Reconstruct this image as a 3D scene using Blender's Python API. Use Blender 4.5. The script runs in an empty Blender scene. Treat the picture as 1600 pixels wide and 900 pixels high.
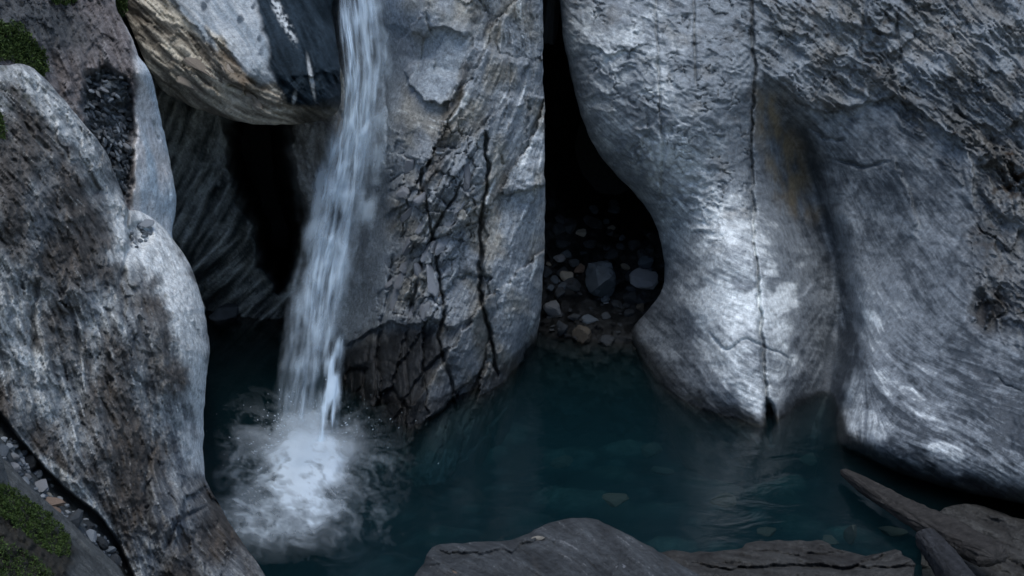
import bpy, bmesh, math, random
import numpy as np
from mathutils import Vector

sc = bpy.context.scene
C = sc.collection
R = math.radians
rng = np.random.default_rng(7)
random.seed(7)

# ------------------------------------------------------------------ camera, sky, sun, exposure
CAM_H, PITCH, HFOV = 4.5, 19.0, 40.0
cd = bpy.data.cameras.new('camera')
cam = bpy.data.objects.new('camera', cd)
C.objects.link(cam)
cam.location = (0, 0, CAM_H)
cam.rotation_euler = (R(90 - PITCH), 0, 0)
cd.sensor_fit = 'HORIZONTAL'
cd.angle = R(HFOV)
cd.clip_start, cd.clip_end = 0.05, 500
sc.camera = cam

SUN_EL, SUN_AZ = 70.0, 176.0          # high, behind the camera (azimuth clockwise from +Y)
w = bpy.data.worlds.new('World')
sc.world = w
w.use_nodes = True
nt = w.node_tree
nt.nodes.clear()
wo = nt.nodes.new('ShaderNodeOutputWorld')
bg = nt.nodes.new('ShaderNodeBackground')
sky = nt.nodes.new('ShaderNodeTexSky')
sky.sky_type = 'NISHITA'
sky.sun_disc = False
sky.sun_elevation = R(SUN_EL)
sky.sun_rotation = R(SUN_AZ)
bg.inputs['Strength'].default_value = 0.125
nt.links.new(sky.outputs[0], bg.inputs['Color'])
nt.links.new(bg.outputs[0], wo.inputs['Surface'])
sl = bpy.data.lights.new('sun', 'SUN')
sl.energy = 1.5
sl.angle = R(32)
sl.color = (1.0, 0.98, 0.955)
sun = bpy.data.objects.new('sun', sl)
C.objects.link(sun)
sd = Vector((math.sin(R(SUN_AZ)) * math.cos(R(SUN_EL)), math.cos(R(SUN_AZ)) * math.cos(R(SUN_EL)), math.sin(R(SUN_EL))))
sun.rotation_euler = sd.to_track_quat('Z', 'Y').to_euler()
sun.location = (0, -5, 20)

sc.view_settings.view_transform = 'Standard'
sc.view_settings.look = 'None'
sc.view_settings.exposure = 0.55
sc.view_settings.gamma = 1.0
sc.view_settings.use_curve_mapping = False
sc.cycles.use_denoising = True
sc.cycles.max_bounces = 6
sc.cycles.diffuse_bounces = 3
sc.cycles.transparent_max_bounces = 24
sc.cycles.volume_bounces = 2
sc.cycles.caustics_reflective = False
sc.cycles.caustics_refractive = False

# ------------------------------------------------------------------ measuring frame of the place
TX = math.tan(R(HFOV / 2))
CP, SP = math.cos(R(PITCH)), math.sin(R(PITCH))
MPX = 0.0048                            # metres per survey unit on the rock faces, about 10.5 m off


def world(px, py, Y):
    """survey coordinates (1600 x 900 plan of the gorge face) and a distance along +Y -> world point"""
    a = (np.asarray(px, float) - 800) / 800 * TX
    b = -(np.asarray(py, float) - 450) / 800 * TX
    ry = CP + b * SP
    rz = -SP + b * CP
    k = np.asarray(Y, float) / ry
    return np.stack([a * k, np.asarray(Y, float) + 0 * k, CAM_H + rz * k], -1)


def ywater(py, z=0.0):
    b = -(py - 450) / 800 * TX
    return (CAM_H - z) * (CP + b * SP) / (SP - b * CP)


# ------------------------------------------------------------------ noise
_P = np.random.default_rng(3).permutation(256)
_P = np.concatenate([_P, _P, _P])
_G = np.random.default_rng(4).random(256) * 2 * np.pi
_GX, _GY = np.cos(_G), np.sin(_G)


def perlin(x, y, seed=0):
    x = np.asarray(x, float) + seed * 17.31
    y = np.asarray(y, float) + seed * 9.77
    xi = np.floor(x).astype(int); yi = np.floor(y).astype(int)
    xf = x - xi; yf = y - yi
    u = xf * xf * xf * (xf * (xf * 6 - 15) + 10)
    v = yf * yf * yf * (yf * (yf * 6 - 15) + 10)
    xi &= 255; yi &= 255

    def g(ix, iy, dx, dy):
        h = _P[_P[ix & 255] + (iy & 255)]
        return _GX[h] * dx + _GY[h] * dy
    a = g(xi, yi, xf, yf); b = g(xi + 1, yi, xf - 1, yf)
    c = g(xi, yi + 1, xf, yf - 1); d = g(xi + 1, yi + 1, xf - 1, yf - 1)
    return ((a + u * (b - a)) * (1 - v) + (c + u * (d - c)) * v) * 1.5


def fbm(x, y, oct=4, seed=0, gain=0.5):
    s = 0; a = 1.0; n = 0
    for i in range(oct):
        s = s + a * perlin(x * 2 ** i, y * 2 ** i, seed + i * 3); n += a; a *= gain
    return s / n


def ridged(x, y, oct=4, seed=0, gain=0.5):
    s = 0; a = 1.0; n = 0
    for i in range(oct):
        s = s + a * (1 - np.abs(perlin(x * 2 ** i, y * 2 ** i, seed + i * 3)) * 1.6); n += a; a *= gain
    return s / n


def worley(x, y, seed=0):
    """F1, F2, random id of the cell, offset to its centre"""
    x = np.asarray(x, float); y = np.asarray(y, float)
    xi = np.floor(x).astype(int); yi = np.floor(y).astype(int)
    f1 = np.full(x.shape, 9.0); f2 = np.full(x.shape, 9.0)
    cid = np.zeros(x.shape, int); ox = np.zeros(x.shape); oy = np.zeros(x.shape)
    for dx in (-1, 0, 1):
        for dy in (-1, 0, 1):
            h = _P[_P[(xi + dx + seed * 7) & 255] + ((yi + dy) & 255)]
            jx = xi + dx + _P[h + 1] / 256.0; jy = yi + dy + _P[h + 40] / 256.0
            ddx = x - jx; ddy = y - jy
            d = np.sqrt(ddx * ddx + ddy * ddy)
            near = d < f1
            f2 = np.where(near, f1, np.minimum(f2, d))
            cid = np.where(near, h, cid); ox = np.where(near, ddx, ox); oy = np.where(near, ddy, oy)
            f1 = np.where(near, d, f1)
    return f1, f2, cid, ox, oy


def sstep(a, b, x):
    t = np.clip((x - a) / (b - a), 0, 1)
    return t * t * (3 - 2 * t)


def mix(a, b, f):
    f = np.asarray(f)[..., None]
    return np.asarray(a) * (1 - f) + np.asarray(b) * f


def blob(px, py, cx, cy, rx, ry, ang=0, soft=1.0):
    c, s = math.cos(R(ang)), math.sin(R(ang))
    dx, dy = px - cx, py - cy
    d = np.sqrt(((dx * c + dy * s) / rx) ** 2 + ((-dx * s + dy * c) / ry) ** 2)
    return 1 - sstep(1 - 0.5 * soft, 1 + 0.5 * soft, d)


def seg_dist(px, py, pl, closed=False):
    """distance to a polyline, index+t of the nearest point, signed side"""
    pl = np.asarray(pl, float)[:, :2]
    n = len(pl)
    best = np.full(px.shape, 1e9); pos = np.zeros(px.shape); side = np.zeros(px.shape)
    for i in range(n if closed else n - 1):
        a = pl[i]; b = pl[(i + 1) % n]
        d = b - a; L = d @ d + 1e-9
        t = np.clip(((px - a[0]) * d[0] + (py - a[1]) * d[1]) / L, 0, 1)
        dx = px - a[0] - t * d[0]; dy = py - a[1] - t * d[1]
        q = dx * dx + dy * dy
        m = q < best
        best = np.where(m, q, best); pos = np.where(m, i + t, pos)
        side = np.where(m, d[0] * dy - d[1] * dx, side)
    return np.sqrt(best), pos, np.sign(side)


def inside(px, py, poly):
    poly = np.asarray(poly, float)[:, :2]
    r = np.zeros(px.shape, bool)
    n = len(poly)
    for i in range(n):
        x1, y1 = poly[i]; x2, y2 = poly[(i + 1) % n]
        if y1 == y2:
            continue
        m = ((y1 > py) != (y2 > py)) & (px < (x2 - x1) * (py - y1) / (y2 - y1) + x1)
        r ^= m
    return r


def poly_mask(px, py, poly, soft, wob=0, seed=0):
    if wob:
        qx = px + wob * fbm(px / 40, py / 40, 3, seed); qy = py + wob * fbm(px / 40, py / 40, 3, seed + 50)
    else:
        qx, qy = px, py
    d, _, _ = seg_dist(qx, qy, poly, True)
    d = np.where(inside(qx, qy, poly), d, -d)
    return sstep(-soft, soft, d)


def crack(px, py, pl, width, depth, wob=5, seed=0):
    qx = px + wob * fbm(px / 25, py / 25, 3, seed); qy = py + wob * fbm(px / 25, py / 25, 3, seed + 31)
    d, pos, _ = seg_dist(qx, qy, pl)
    n = len(pl) - 1
    taper = np.clip(np.minimum(pos, n - pos) * 2.0 + 0.35, 0, 1)
    width = width * np.clip(1.0 + 0.6 * fbm(px / 60 + seed, py / 60, 2, seed + 60), 0.5, 1.6)
    g = np.exp(-(d / (width * (0.55 + 0.45 * taper))) ** 2) * taper
    return depth * g, g


def scarp(px, py, pl, amp, fall, wob=6, seed=0, flip=1):
    """a plate that stands proud on one side of a broken line and thins out away from it"""
    qx = px + wob * fbm(px / 22, py / 22, 3, seed); qy = py + wob * fbm(px / 22, py / 22, 3, seed + 31)
    d, pos, s = seg_dist(qx, qy, pl)
    n = len(pl) - 1
    ends = np.clip(np.minimum(pos, n - pos) * 3, 0, 1)
    s = s * flip * d
    return -amp * sstep(-0.5, 2.0, s) * np.exp(-np.maximum(s, 0) / fall) * ends


def lic(shape, flow, step_cells=1.0, n=18, cell=1.0, seed=0):
    """noise combed along a field of directions: the foliation of the schist"""
    H, W = shape
    r = np.random.default_rng(100 + seed)
    if cell <= 1:
        N = r.random((H, W))
    else:
        h, w_ = int(H / cell) + 3, int(W / cell) + 3
        S = r.random((h, w_))
        yy = np.arange(H)[:, None] / cell; xx = np.arange(W)[None, :] / cell
        yi = yy.astype(int); xi = xx.astype(int); yf = yy - yi; xf = xx - xi
        yf = yf * yf * (3 - 2 * yf); xf = xf * xf * (3 - 2 * xf)
        N = (S[yi, xi] * (1 - yf) + S[yi + 1, xi] * yf) * (1 - xf) + (S[yi, xi + 1] * (1 - yf) + S[yi + 1, xi + 1] * yf) * xf
    FX, FY = flow
    acc = N.copy()
    Y0, X0 = np.mgrid[0:H, 0:W].astype(float)
    for sgn in (1, -1):
        X = X0.copy(); Y = Y0.copy(); lx = FX * sgn; ly = FY * sgn
        for k in range(n):
            X = np.clip(X + lx * step_cells, 0, W - 1); Y = np.clip(Y + ly * step_cells, 0, H - 1)
            xi = X.astype(int); yi = Y.astype(int)
            acc += N[yi, xi] * (1 - k / n)
            fx = FX[yi, xi]; fy = FY[yi, xi]
            dot = np.sign(fx * lx + fy * ly); dot[dot == 0] = 1
            lx = fx * dot; ly = fy * dot
    acc -= acc.mean()
    return acc / (acc.std() + 1e-9)


def flow_field(px, py, pts, wob=12, seed=0):
    num_x = 0; num_y = 0
    for x, y, a in pts:
        wgt = 1 / (((px - x) ** 2 + (py - y) ** 2) + 400.0) ** 1.2
        num_x = num_x + wgt * math.cos(R(2 * a)); num_y = num_y + wgt * math.sin(R(2 * a))
    th = 0.5 * np.arctan2(num_y, num_x) + R(wob) * fbm(px / 60, py / 60, 3, seed + 5) * 2
    return np.cos(th), np.sin(th)


def tps(ctrl, px, py):
    c = np.asarray(ctrl, float)
    X = c[:, :2] / 100.0
    n = len(X)

    def U(d2):
        return 0.5 * d2 * np.log(d2 + 1e-12)
    d2 = ((X[:, None] - X[None]) ** 2).sum(-1)
    K = U(d2) + np.eye(n) * 0.02
    Pm = np.concatenate([np.ones((n, 1)), X], 1)
    A = np.block([[K, Pm], [Pm.T, np.zeros((3, 3))]])
    sol = np.linalg.solve(A, np.concatenate([c[:, 2], np.zeros(3)]))
    x = px / 100.0; y = py / 100.0
    out = sol[n] + sol[n + 1] * x + sol[n + 2] * y
    for i in range(n):
        out = out + sol[i] * U((x - X[i, 0]) ** 2 + (y - X[i, 1]) ** 2)
    return out


# ------------------------------------------------------------------ objects
def mesh_obj(name, verts, faces, mat, parent=None, smooth=True, cols=None, wet=None):
    me = bpy.data.meshes.new(name)
    verts = np.asarray(verts, np.float32)
    if isinstance(faces, np.ndarray):
        k = faces.shape[1]
        me.vertices.add(len(verts)); me.vertices.foreach_set('co', verts.ravel())
        me.loops.add(faces.size); me.loops.foreach_set('vertex_index', faces.astype(np.int32).ravel())
        me.polygons.add(len(faces)); me.polygons.foreach_set('loop_start', np.arange(0, faces.size, k, dtype=np.int32))
        me.update(calc_edges=True)
    else:
        me.from_pydata([tuple(v) for v in verts], [], faces)
    if smooth:
        me.polygons.foreach_set('use_smooth', np.ones(len(me.polygons), bool))
    if cols is not None:
        at = me.attributes.new('albedo', 'FLOAT_COLOR', 'POINT')
        c4 = np.ones((len(verts), 4), np.float32); c4[:, :3] = cols
        at.data.foreach_set('color', c4.ravel())
    if wet is not None:
        at = me.attributes.new('wet', 'FLOAT', 'POINT')
        at.data.foreach_set('value', np.asarray(wet, np.float32))
    me.validate()
    me.materials.append(mat)
    o = bpy.data.objects.new(name, me)
    C.objects.link(o)
    if parent:
        o.parent = parent
    return o


def tag(o, label=None, cat=None, group=None, kind=None):
    if label: o['label'] = label
    if cat: o['category'] = cat
    if group: o['group'] = group
    if kind: o['kind'] = kind
    return o


# ------------------------------------------------------------------ materials
def new_mat(name):
    m = bpy.data.materials.new(name)
    m.use_nodes = True
    t = m.node_tree
    t.nodes.clear()
    out = t.nodes.new('ShaderNodeOutputMaterial')
    return m, t, out


def rock_mat(name, flat=None, bump=0.5, scale=1.0, speck=0.35, rough=0.78, spec=0.22):
    m, t, out = new_mat(name)
    N, L = t.nodes.new, t.links.new
    p = N('ShaderNodeBsdfPrincipled'); p.inputs['Specular IOR Level'].default_value = spec
    tc = N('ShaderNodeTexCoord')
    if flat is None:
        a = N('ShaderNodeAttribute'); a.attribute_name = 'albedo'; col = a.outputs['Color']
    else:
        info = N('ShaderNodeObjectInfo')
        rp = N('ShaderNodeValToRGB')
        L(info.outputs['Random'], rp.inputs[0])
        rp.color_ramp.elements[0].color = (*flat[0], 1); rp.color_ramp.elements[1].color = (*flat[-1], 1)
        for i, c in enumerate(flat[1:-1]):
            e = rp.color_ramp.elements.new((i + 1) / (len(flat) - 1)); e.color = (*c, 1)
        col = rp.outputs[0]
    n1 = N('ShaderNodeTexNoise'); n1.inputs['Scale'].default_value = 26 * scale; n1.inputs['Detail'].default_value = 8; n1.inputs['Roughness'].default_value = 0.68
    n2 = N('ShaderNodeTexNoise'); n2.inputs['Scale'].default_value = 110 * scale; n2.inputs['Detail'].default_value = 4; n2.inputs['Roughness'].default_value = 0.7
    L(tc.outputs['Object'], n1.inputs['Vector']); L(tc.outputs['Object'], n2.inputs['Vector'])
    r1 = N('ShaderNodeMapRange'); r1.inputs['From Min'].default_value = 0.3; r1.inputs['From Max'].default_value = 0.7
    r1.inputs['To Min'].default_value = 1 - speck; r1.inputs['To Max'].default_value = 1 + speck
    L(n1.outputs['Fac'], r1.inputs['Value'])
    r2 = N('ShaderNodeMapRange'); r2.inputs['From Min'].default_value = 0.3; r2.inputs['From Max'].default_value = 0.7
    r2.inputs['To Min'].default_value = 1 - speck * 0.7; r2.inputs['To Max'].default_value = 1 + speck * 0.7
    L(n2.outputs['Fac'], r2.inputs['Value'])
    mu = N('ShaderNodeMath'); mu.operation = 'MULTIPLY'
    L(r1.outputs[0], mu.inputs[0]); L(r2.outputs[0], mu.inputs[1])
    vm = N('ShaderNodeVectorMath'); vm.operation = 'SCALE'
    L(col, vm.inputs[0]); L(mu.outputs[0], vm.inputs['Scale'])
    L(vm.outputs[0], p.inputs['Base Color'])
    wa = N('ShaderNodeAttribute'); wa.attribute_name = 'wet'
    rr = N('ShaderNodeMapRange'); rr.inputs['To Min'].default_value = rough; rr.inputs['To Max'].default_value = 0.28
    L(wa.outputs['Fac'], rr.inputs['Value']); L(rr.outputs[0], p.inputs['Roughness'])
    ad = N('ShaderNodeMath'); ad.operation = 'ADD'
    h2 = N('ShaderNodeMath'); h2.operation = 'MULTIPLY'; h2.inputs[1].default_value = 0.35
    L(n2.outputs['Fac'], h2.inputs[0]); L(n1.outputs['Fac'], ad.inputs[0]); L(h2.outputs[0], ad.inputs[1])
    b = N('ShaderNodeBump'); b.inputs['Strength'].default_value = bump; b.inputs['Distance'].default_value = 0.03 / scale
    L(ad.outputs[0], b.inputs['Height']); L(b.outputs[0], p.inputs['Normal'])
    L(p.outputs[0], out.inputs['Surface'])
    return m


ROCK = rock_mat('schist_rock', bump=0.65, speck=0.45)
ROCK_MATTE = rock_mat('dark_boulder_rock', spec=0.06)
ROCK_SMOOTH = rock_mat('scoured_marble_rock', bump=0.42, speck=0.36, rough=0.6)
MUD = rock_mat('silty_stone', flat=[(0.045, 0.042, 0.035), (0.065, 0.058, 0.048)], bump=0.4, scale=1.5)
BLOCK = rock_mat('blue_grey_block', flat=[(0.07, 0.088, 0.105), (0.085, 0.105, 0.125)], bump=0.5, scale=1.5, rough=0.5)
SLATE = rock_mat('slate_chips', flat=[(0.05, 0.062, 0.075), (0.12, 0.14, 0.16), (0.24, 0.265, 0.29)], bump=0.4, scale=2.0, rough=0.55)
CAVE_STONE = rock_mat('dark_cave_stone', flat=[(0.018, 0.022, 0.026), (0.05, 0.058, 0.066)], bump=0.5, scale=1.5, rough=0.5)
TAN_STONE = rock_mat('pale_tan_stone', flat=[(0.16, 0.145, 0.115), (0.26, 0.245, 0.21)], bump=0.4, scale=2.0)
BROWN_STONE = rock_mat('brown_slate', flat=[(0.10, 0.075, 0.06), (0.16, 0.12, 0.095)], bump=0.4, scale=1.5)
SUNK = rock_mat('silted_stone', flat=[(0.035, 0.032, 0.027), (0.06, 0.056, 0.048)], bump=0.3, scale=1.5)
GREY_STONE = rock_mat('grey_stone', flat=[(0.12, 0.13, 0.14), (0.18, 0.19, 0.205)], bump=0.5, scale=2.0)


class Sheet:
    pass


def sheet(name, outline, ctrl, art, mat, step=2.0, thick=2.0, jit=1.5, cap=False, aspect=1.1, parent=None, seed=0, rings=9):
    """a rock body: its face is sculpted as a dense relief inside an outline, rounded off at the edge and carried back from the rim"""
    ol = np.array([(p[0], p[1], p[2] if len(p) > 2 else 0.0) for p in outline], float)
    n = len(ol)
    pts = []
    for i in range(n):
        p0, p1, p2, p3 = ol[i - 1], ol[i], ol[(i + 1) % n], ol[(i + 2) % n]
        k = max(2, int(np.hypot(*(p2 - p1)[:2]) / 9))
        for j in range(k):
            t = j / k
            q = 0.5 * ((2 * p1) + (-p0 + p2) * t + (2 * p0 - 5 * p1 + 4 * p2 - p3) * t * t + (-p0 + 3 * p1 - 3 * p2 + p3) * t ** 3)
            q[2] = p1[2] * (1 - t) + p2[2] * t
            pts.append(q)
    pl = np.array(pts)
    if jit:
        pl[:, 0] += jit * 2 * fbm(pl[:, 0] / 18, pl[:, 1] / 18, 3, seed + 2)
        pl[:, 1] += jit * 2 * fbm(pl[:, 0] / 18, pl[:, 1] / 18, 3, seed + 9)
    x0, y0 = pl[:, :2].min(0) - 2 * step
    x1, y1 = pl[:, :2].max(0) + 2 * step
    gx = np.arange(x0, x1 + step, step); gy = np.arange(y0, y1 + step, step)
    PX, PY = np.meshgrid(gx, gy)
    ins = inside(PX, PY, pl)
    d, pos, _ = seg_dist(PX, PY, pl, True)
    ii = np.floor(pos).astype(int) % len(pl); tt = (pos - np.floor(pos))
    nxt = (ii + 1) % len(pl)
    rad = pl[ii, 2] * (1 - tt) + pl[nxt, 2] * tt
    nx = pl[ii, 0] * (1 - tt) + pl[nxt, 0] * tt; ny = pl[ii, 1] * (1 - tt) + pl[nxt, 1] * tt
    H, W = PX.shape
    cell = ins[:-1, :-1] | ins[1:, :-1] | ins[:-1, 1:] | ins[1:, 1:]
    use = np.zeros((H, W), bool)
    use[:-1, :-1] |= cell; use[1:, :-1] |= cell; use[:-1, 1:] |= cell; use[1:, 1:] |= cell
    dd = np.where(ins, d, 0)
    Y = tps(ctrl, PX, PY)
    t = np.clip(dd / np.maximum(rad, 1e-3), 0, 1)
    Y = Y + np.where(rad > 0.5, rad * MPX * aspect * (1 - np.sqrt(np.maximum(0, 1 - (1 - t) ** 2))), 0)
    P0 = world(PX, PY, Y)
    disp, col, wet = art(PX, PY, P0, dd)
    SX = np.where(ins, PX, nx); SY = np.where(ins, PY, ny)
    Yf = Y + disp
    P = world(SX, SY, Yf)
    idx = -np.ones((H, W), int)
    idx[use] = np.arange(use.sum())
    V = P[use]; CO = np.clip(col[use] * np.array([0.96, 1.0, 0.975]), 0.004, 0.85); WE = np.clip(wet[use], 0, 1)
    a = idx[:-1, :-1][cell]; b = idx[:-1, 1:][cell]; c = idx[1:, 1:][cell]; e = idx[1:, :-1][cell]
    F = np.stack([a, e, c, b], 1)
    # the flanks: carry the rim back
    E = np.concatenate([F[:, [0, 1]], F[:, [1, 2]], F[:, [2, 3]], F[:, [3, 0]]])
    key = E.min(1) * (len(V) + 1) + E.max(1)
    u, inv, cnt = np.unique(key, return_inverse=True, return_counts=True)
    BE = E[cnt[inv] == 1]
    bv = np.unique(BE)
    m = -np.ones(len(V), int); m[bv] = np.arange(len(bv))
    bx = SX[use][bv]; by = SY[use][bv]; bY = Yf[use][bv]
    prev = bv
    Vs = [V]; Cs = [CO]; Ws = [WE]; Fs = [F]
    cen = np.array([bx.mean(), by.mean()])
    base = len(V)
    for r_ in range(1, rings + 1):
        f = r_ / rings
        yy = bY + thick * f + 0.12 * min(1, 3 * f) * fbm(bx / 30, by / 30 + 5 * f, 3, seed + 3)
        wob_ = 7 * min(1, 2 * f)
        bxx = bx + wob_ * (fbm(bx / 40 + 4 * f, by / 40, 3, seed + 5) - 0.3 * np.sign(bx - bx.mean())); byy = by
        sh = 0.12 * f * f if cap else 0.0
        q = world(bxx + (cen[0] - bxx) * sh, byy + (cen[1] - byy) * sh, yy)
        tn = (1.0 + 0.5 * fbm(bx / 14 + 7 * f, by / 14 + 9 * f, 4, seed + 8))[:, None]
        Vs.append(q); Cs.append(np.clip(CO[bv] * tn * (1 - f) + (0.14 * tn) * f, 0.01, 0.8)); Ws.append(WE[bv])
        cur = base + np.arange(len(bv))
        pr = np.empty(len(V), int); pr[bv] = prev
        Fs.append(np.stack([pr[BE[:, 1]], pr[BE[:, 0]], cur[m[BE[:, 0]]], cur[m[BE[:, 1]]]], 1))
        prev = cur; base += len(bv)
    if cap:
        q = Vs[-1].mean(0, keepdims=True) + np.array([[0, 0.15, 0]])
        Vs.append(q); Cs.append(CO[:1]); Ws.append(WE[:1])
        Fs.append(np.stack([prev[m[BE[:, 1]]], prev[m[BE[:, 0]]], np.full(len(BE), base), np.full(len(BE), base)], 1)[:, :4])
    Vall = np.concatenate(Vs); Call = np.concatenate(Cs); Wall = np.concatenate(Ws); Fall = np.concatenate(Fs)
    if cap:      # triangles of the closing fan
        k = len(Fs[-1]); quads = Fall[:-k]; tris = Fall[-k:, :3]
        o = mesh_obj(name, Vall, [tuple(f) for f in quads.tolist()] + [tuple(f) for f in tris.tolist()], mat, parent, True, Call, Wall)
    else:
        o = mesh_obj(name, Vall, Fall, mat, parent, True, Call, Wall)
    s = Sheet()
    s.o = o; s.gx = gx; s.gy = gy; s.Y = Yf; s.step = step; s.Yb = Y
    return s


def on(s, px, py, lift=0.0):
    """world point and normal of the rock face s at a survey position"""
    def at(x, y):
        j = int(np.clip(round((x - s.gx[0]) / s.step), 0, len(s.gx) - 1)); i = int(np.clip(round((y - s.gy[0]) / s.step), 0, len(s.gy) - 1))
        return world(x, y, s.Y[i, j])
    p = at(px, py)
    k = 7
    n = np.cross(at(px + k, py) - at(px - k, py), at(px, py - k) - at(px, py + k))
    n = n / (np.linalg.norm(n) + 1e-9)
    if n[1] > 0:
        n = -n
    return p + n * lift, n

# ------------------------------------------------------------------ rock art: relief, colour, wetness
GREY = np.array([0.205, 0.222, 0.25]); PALE = np.array([0.72, 0.74, 0.77]); DARK = np.array([0.055, 0.064, 0.078])
MID = np.array([0.12, 0.133, 0.155]); OCHRE = np.array([0.20, 0.155, 0.10]); BROWN = np.array([0.145, 0.12, 0.105])
BEIGE = np.array([0.31, 0.30, 0.285]); UMBER = np.array([0.075, 0.058, 0.048]); BLUE = np.array([0.16, 0.19, 0.235])
WETB = np.array([0.028, 0.038, 0.052])


def combed(px, py, flow, seed, wob=12):
    f = flow_field(px, py, flow, wob, seed)
    l1 = lic(px.shape, f, n=9, cell=1.0, seed=seed)
    l2 = lic(px.shape, f, n=16, cell=2.6, seed=seed + 1)
    l3 = lic(px.shape, f, n=26, cell=7.0, seed=seed + 2)
    return f, l1, l2, l3


def waterline(P, col, wet, top=0.16, seed=0, k=0.35):
    z = P[..., 2] + 0.06 * fbm(P[..., 0] * 3, P[..., 2] * 3, 3, seed)
    m = 1 - sstep(top * 0.45, top, z)
    return mix(col, col * k, m), np.maximum(wet, m)


def art_right(px, py, P, d):
    flow = [(900, 100, 60), (960, 260, 45), (1030, 330, 60), (1100, 300, 20), (1180, 300, 5), (1060, 480, 50), (1100, 580, 60),
            (1180, 450, 12), (1180, 600, 20), (1250, 480, -50), (1260, 600, -60), (1300, 600, -70), (1310, 400, 80), (1320, 680, -72),
            (1400, 450, 58), (1400, 600, 42), (1500, 600, 22), (1600, 600, 18), (1450, 720, 22), (1560, 740, 34), (1340, 150, 38),
            (1300, 150, 40), (1500, 200, 40), (1600, 100, 50), (1100, 50, 12), (1000, 100, 10), (1220, 250, 85), (1260, 330, 75), (1020, 500, 40)]
    f, l1, l2, l3 = combed(px, py, flow, 20)
    scal = poly_mask(px, py, [(870, -90), (1178, -90), (1178, 330), (1130, 390), (1050, 340), (960, 250), (900, 140)], 22, 40, 1)
    rough = poly_mask(px, py, [(1180, -90), (1900, -90), (1900, 330), (1600, 330), (1500, 240), (1380, 165), (1290, 190), (1190, 110)], 30, 50, 2)
    rough2 = poly_mask(px, py, [(1500, 200), (1900, 240), (1900, 520), (1570, 520), (1520, 430), (1530, 320)], 30, 40, 3)
    calm = np.clip(1 - scal - rough - 0.7 * rough2, 0, 1)
    wx = px + 14 * fbm(px / 34, py / 34, 3, 7); wy = py + 14 * fbm(px / 34, py / 34, 3, 8)
    hammer = ridged(wx / 34, wy / 21, 3, 9, 0.55)                      # scalloped by the stream
    c, s = math.cos(R(40)), math.sin(R(40))
    u, v = wx * c + wy * s, -wx * s + wy * c
    crumple = ridged(u / 40, v / 16, 4, 12, 0.6)
    f1, f2, cid, ox, oy = worley(u / 60, v / 38, 5)
    facet = ((_GX[cid] * ox + _GY[cid] * oy) * 0.8 + cid / 256.0 * 0.5)
    patch = sstep(-0.25, 0.2, fbm(px / 70, py / 70, 3, 61))
    n1, n2, _, _, _ = worley((wx + 8 * fbm(px / 12, py / 12, 2, 62)) / 30, (wy + 8 * fbm(px / 12, py / 12, 2, 64)) / 19, 21)
    net = np.exp(-((n2 - n1) / 0.07) ** 2) * sstep(-0.1, 0.3, fbm(px / 34, py / 34, 3, 65))
    dsp = -0.060 * scal * (hammer - 0.5) * (0.45 + 0.55 * patch) - 0.11 * rough * (crumple - 0.5) * (0.25 + 0.85 * sstep(-0.3, 0.25, fbm(px / 75, py / 55, 3, 63))) - 0.09 * rough2 * (crumple - 0.5) + 0.09 * (rough * 0.8 + rough2) * facet
    dsp += 0.034 * net * (scal + 0.7 * rough + 0.5 * rough2) - 0.004 * l1 * (0.3 + rough) - 0.005 * l2 * (0.3 + 1.4 * rough) - 0.003 * l3 - 0.02 * calm * (ridged(wx / 60, wy / 44, 3, 91) - 0.5)
    dsp += 0.05 * fbm(px / 120, py / 120, 3, 33) - 0.17 * (rough + 0.7 * rough2) * (ridged(u / 170, v / 62, 3, 90) - 0.5)
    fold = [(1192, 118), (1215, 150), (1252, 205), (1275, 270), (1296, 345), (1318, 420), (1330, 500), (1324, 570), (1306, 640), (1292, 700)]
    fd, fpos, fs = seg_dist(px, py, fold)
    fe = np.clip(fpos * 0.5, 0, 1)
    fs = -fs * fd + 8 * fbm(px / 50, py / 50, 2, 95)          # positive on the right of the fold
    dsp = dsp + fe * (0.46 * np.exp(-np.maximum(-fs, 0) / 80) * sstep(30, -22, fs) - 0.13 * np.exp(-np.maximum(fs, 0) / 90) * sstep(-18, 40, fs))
    # ledges and joints
    g_all = 0
    for pl, w_, dp, wob, sd_ in [
        ([(1174, -95), (1176, 60), (1180, 125), (1174, 200), (1173, 300), (1180, 380), (1184, 450), (1190, 520), (1195, 600), (1203, 690)], 2.6, 0.10, 6, 1),
        ([(1022, -95), (1027, 60), (1030, 150), (1037, 240), (1030, 330)], 2.0, 0.045, 4, 2),
        ([(1084, -20), (1086, 110), (1088, 135)], 2.0, 0.05, 2, 3),
        ([(1008, 165), (1018, 235), (1036, 300), (1040, 400)], 1.8, 0.03, 4, 4),
        ([(1108, 518), (1130, 548), (1168, 530), (1200, 545), (1238, 562)], 2.0, 0.035, 5, 5),
        ([(1200, 625), (1203, 645), (1206, 690)], 6.0, 0.32, 1, 6),
        ([(1258, 190), (1285, 215), (1318, 220)], 2.5, 0.05, 6, 7), ([(1310, 250), (1350, 262), (1390, 252)], 3.0, 0.06, 6, 8),
        ([(1350, 0), (1352, 45), (1400, 60), (1404, 0)], 2.5, 0.06, 5, 9), ([(1400, 40), (1410, 100), (1480, 160), (1540, 210)], 2.5, 0.05, 8, 10),
        ([(1560, 590), (1568, 600), (1600, 612)], 2.0, 0.03, 4, 11), ([(1000, 225), (1003, 245)], 2.5, 0.05, 1, 12),
        ([(1545, 200), (1560, 260), (1580, 300), (1585, 340)], 2.5, 0.06, 5, 13), ([(1590, 290), (1600, 340), (1640, 400)], 3.0, 0.06, 5, 14)]:
        dx, g = crack(px, py, pl, w_, dp, wob, sd_)
        dsp = dsp + dx; g_all = np.maximum(g_all, g)
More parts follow.
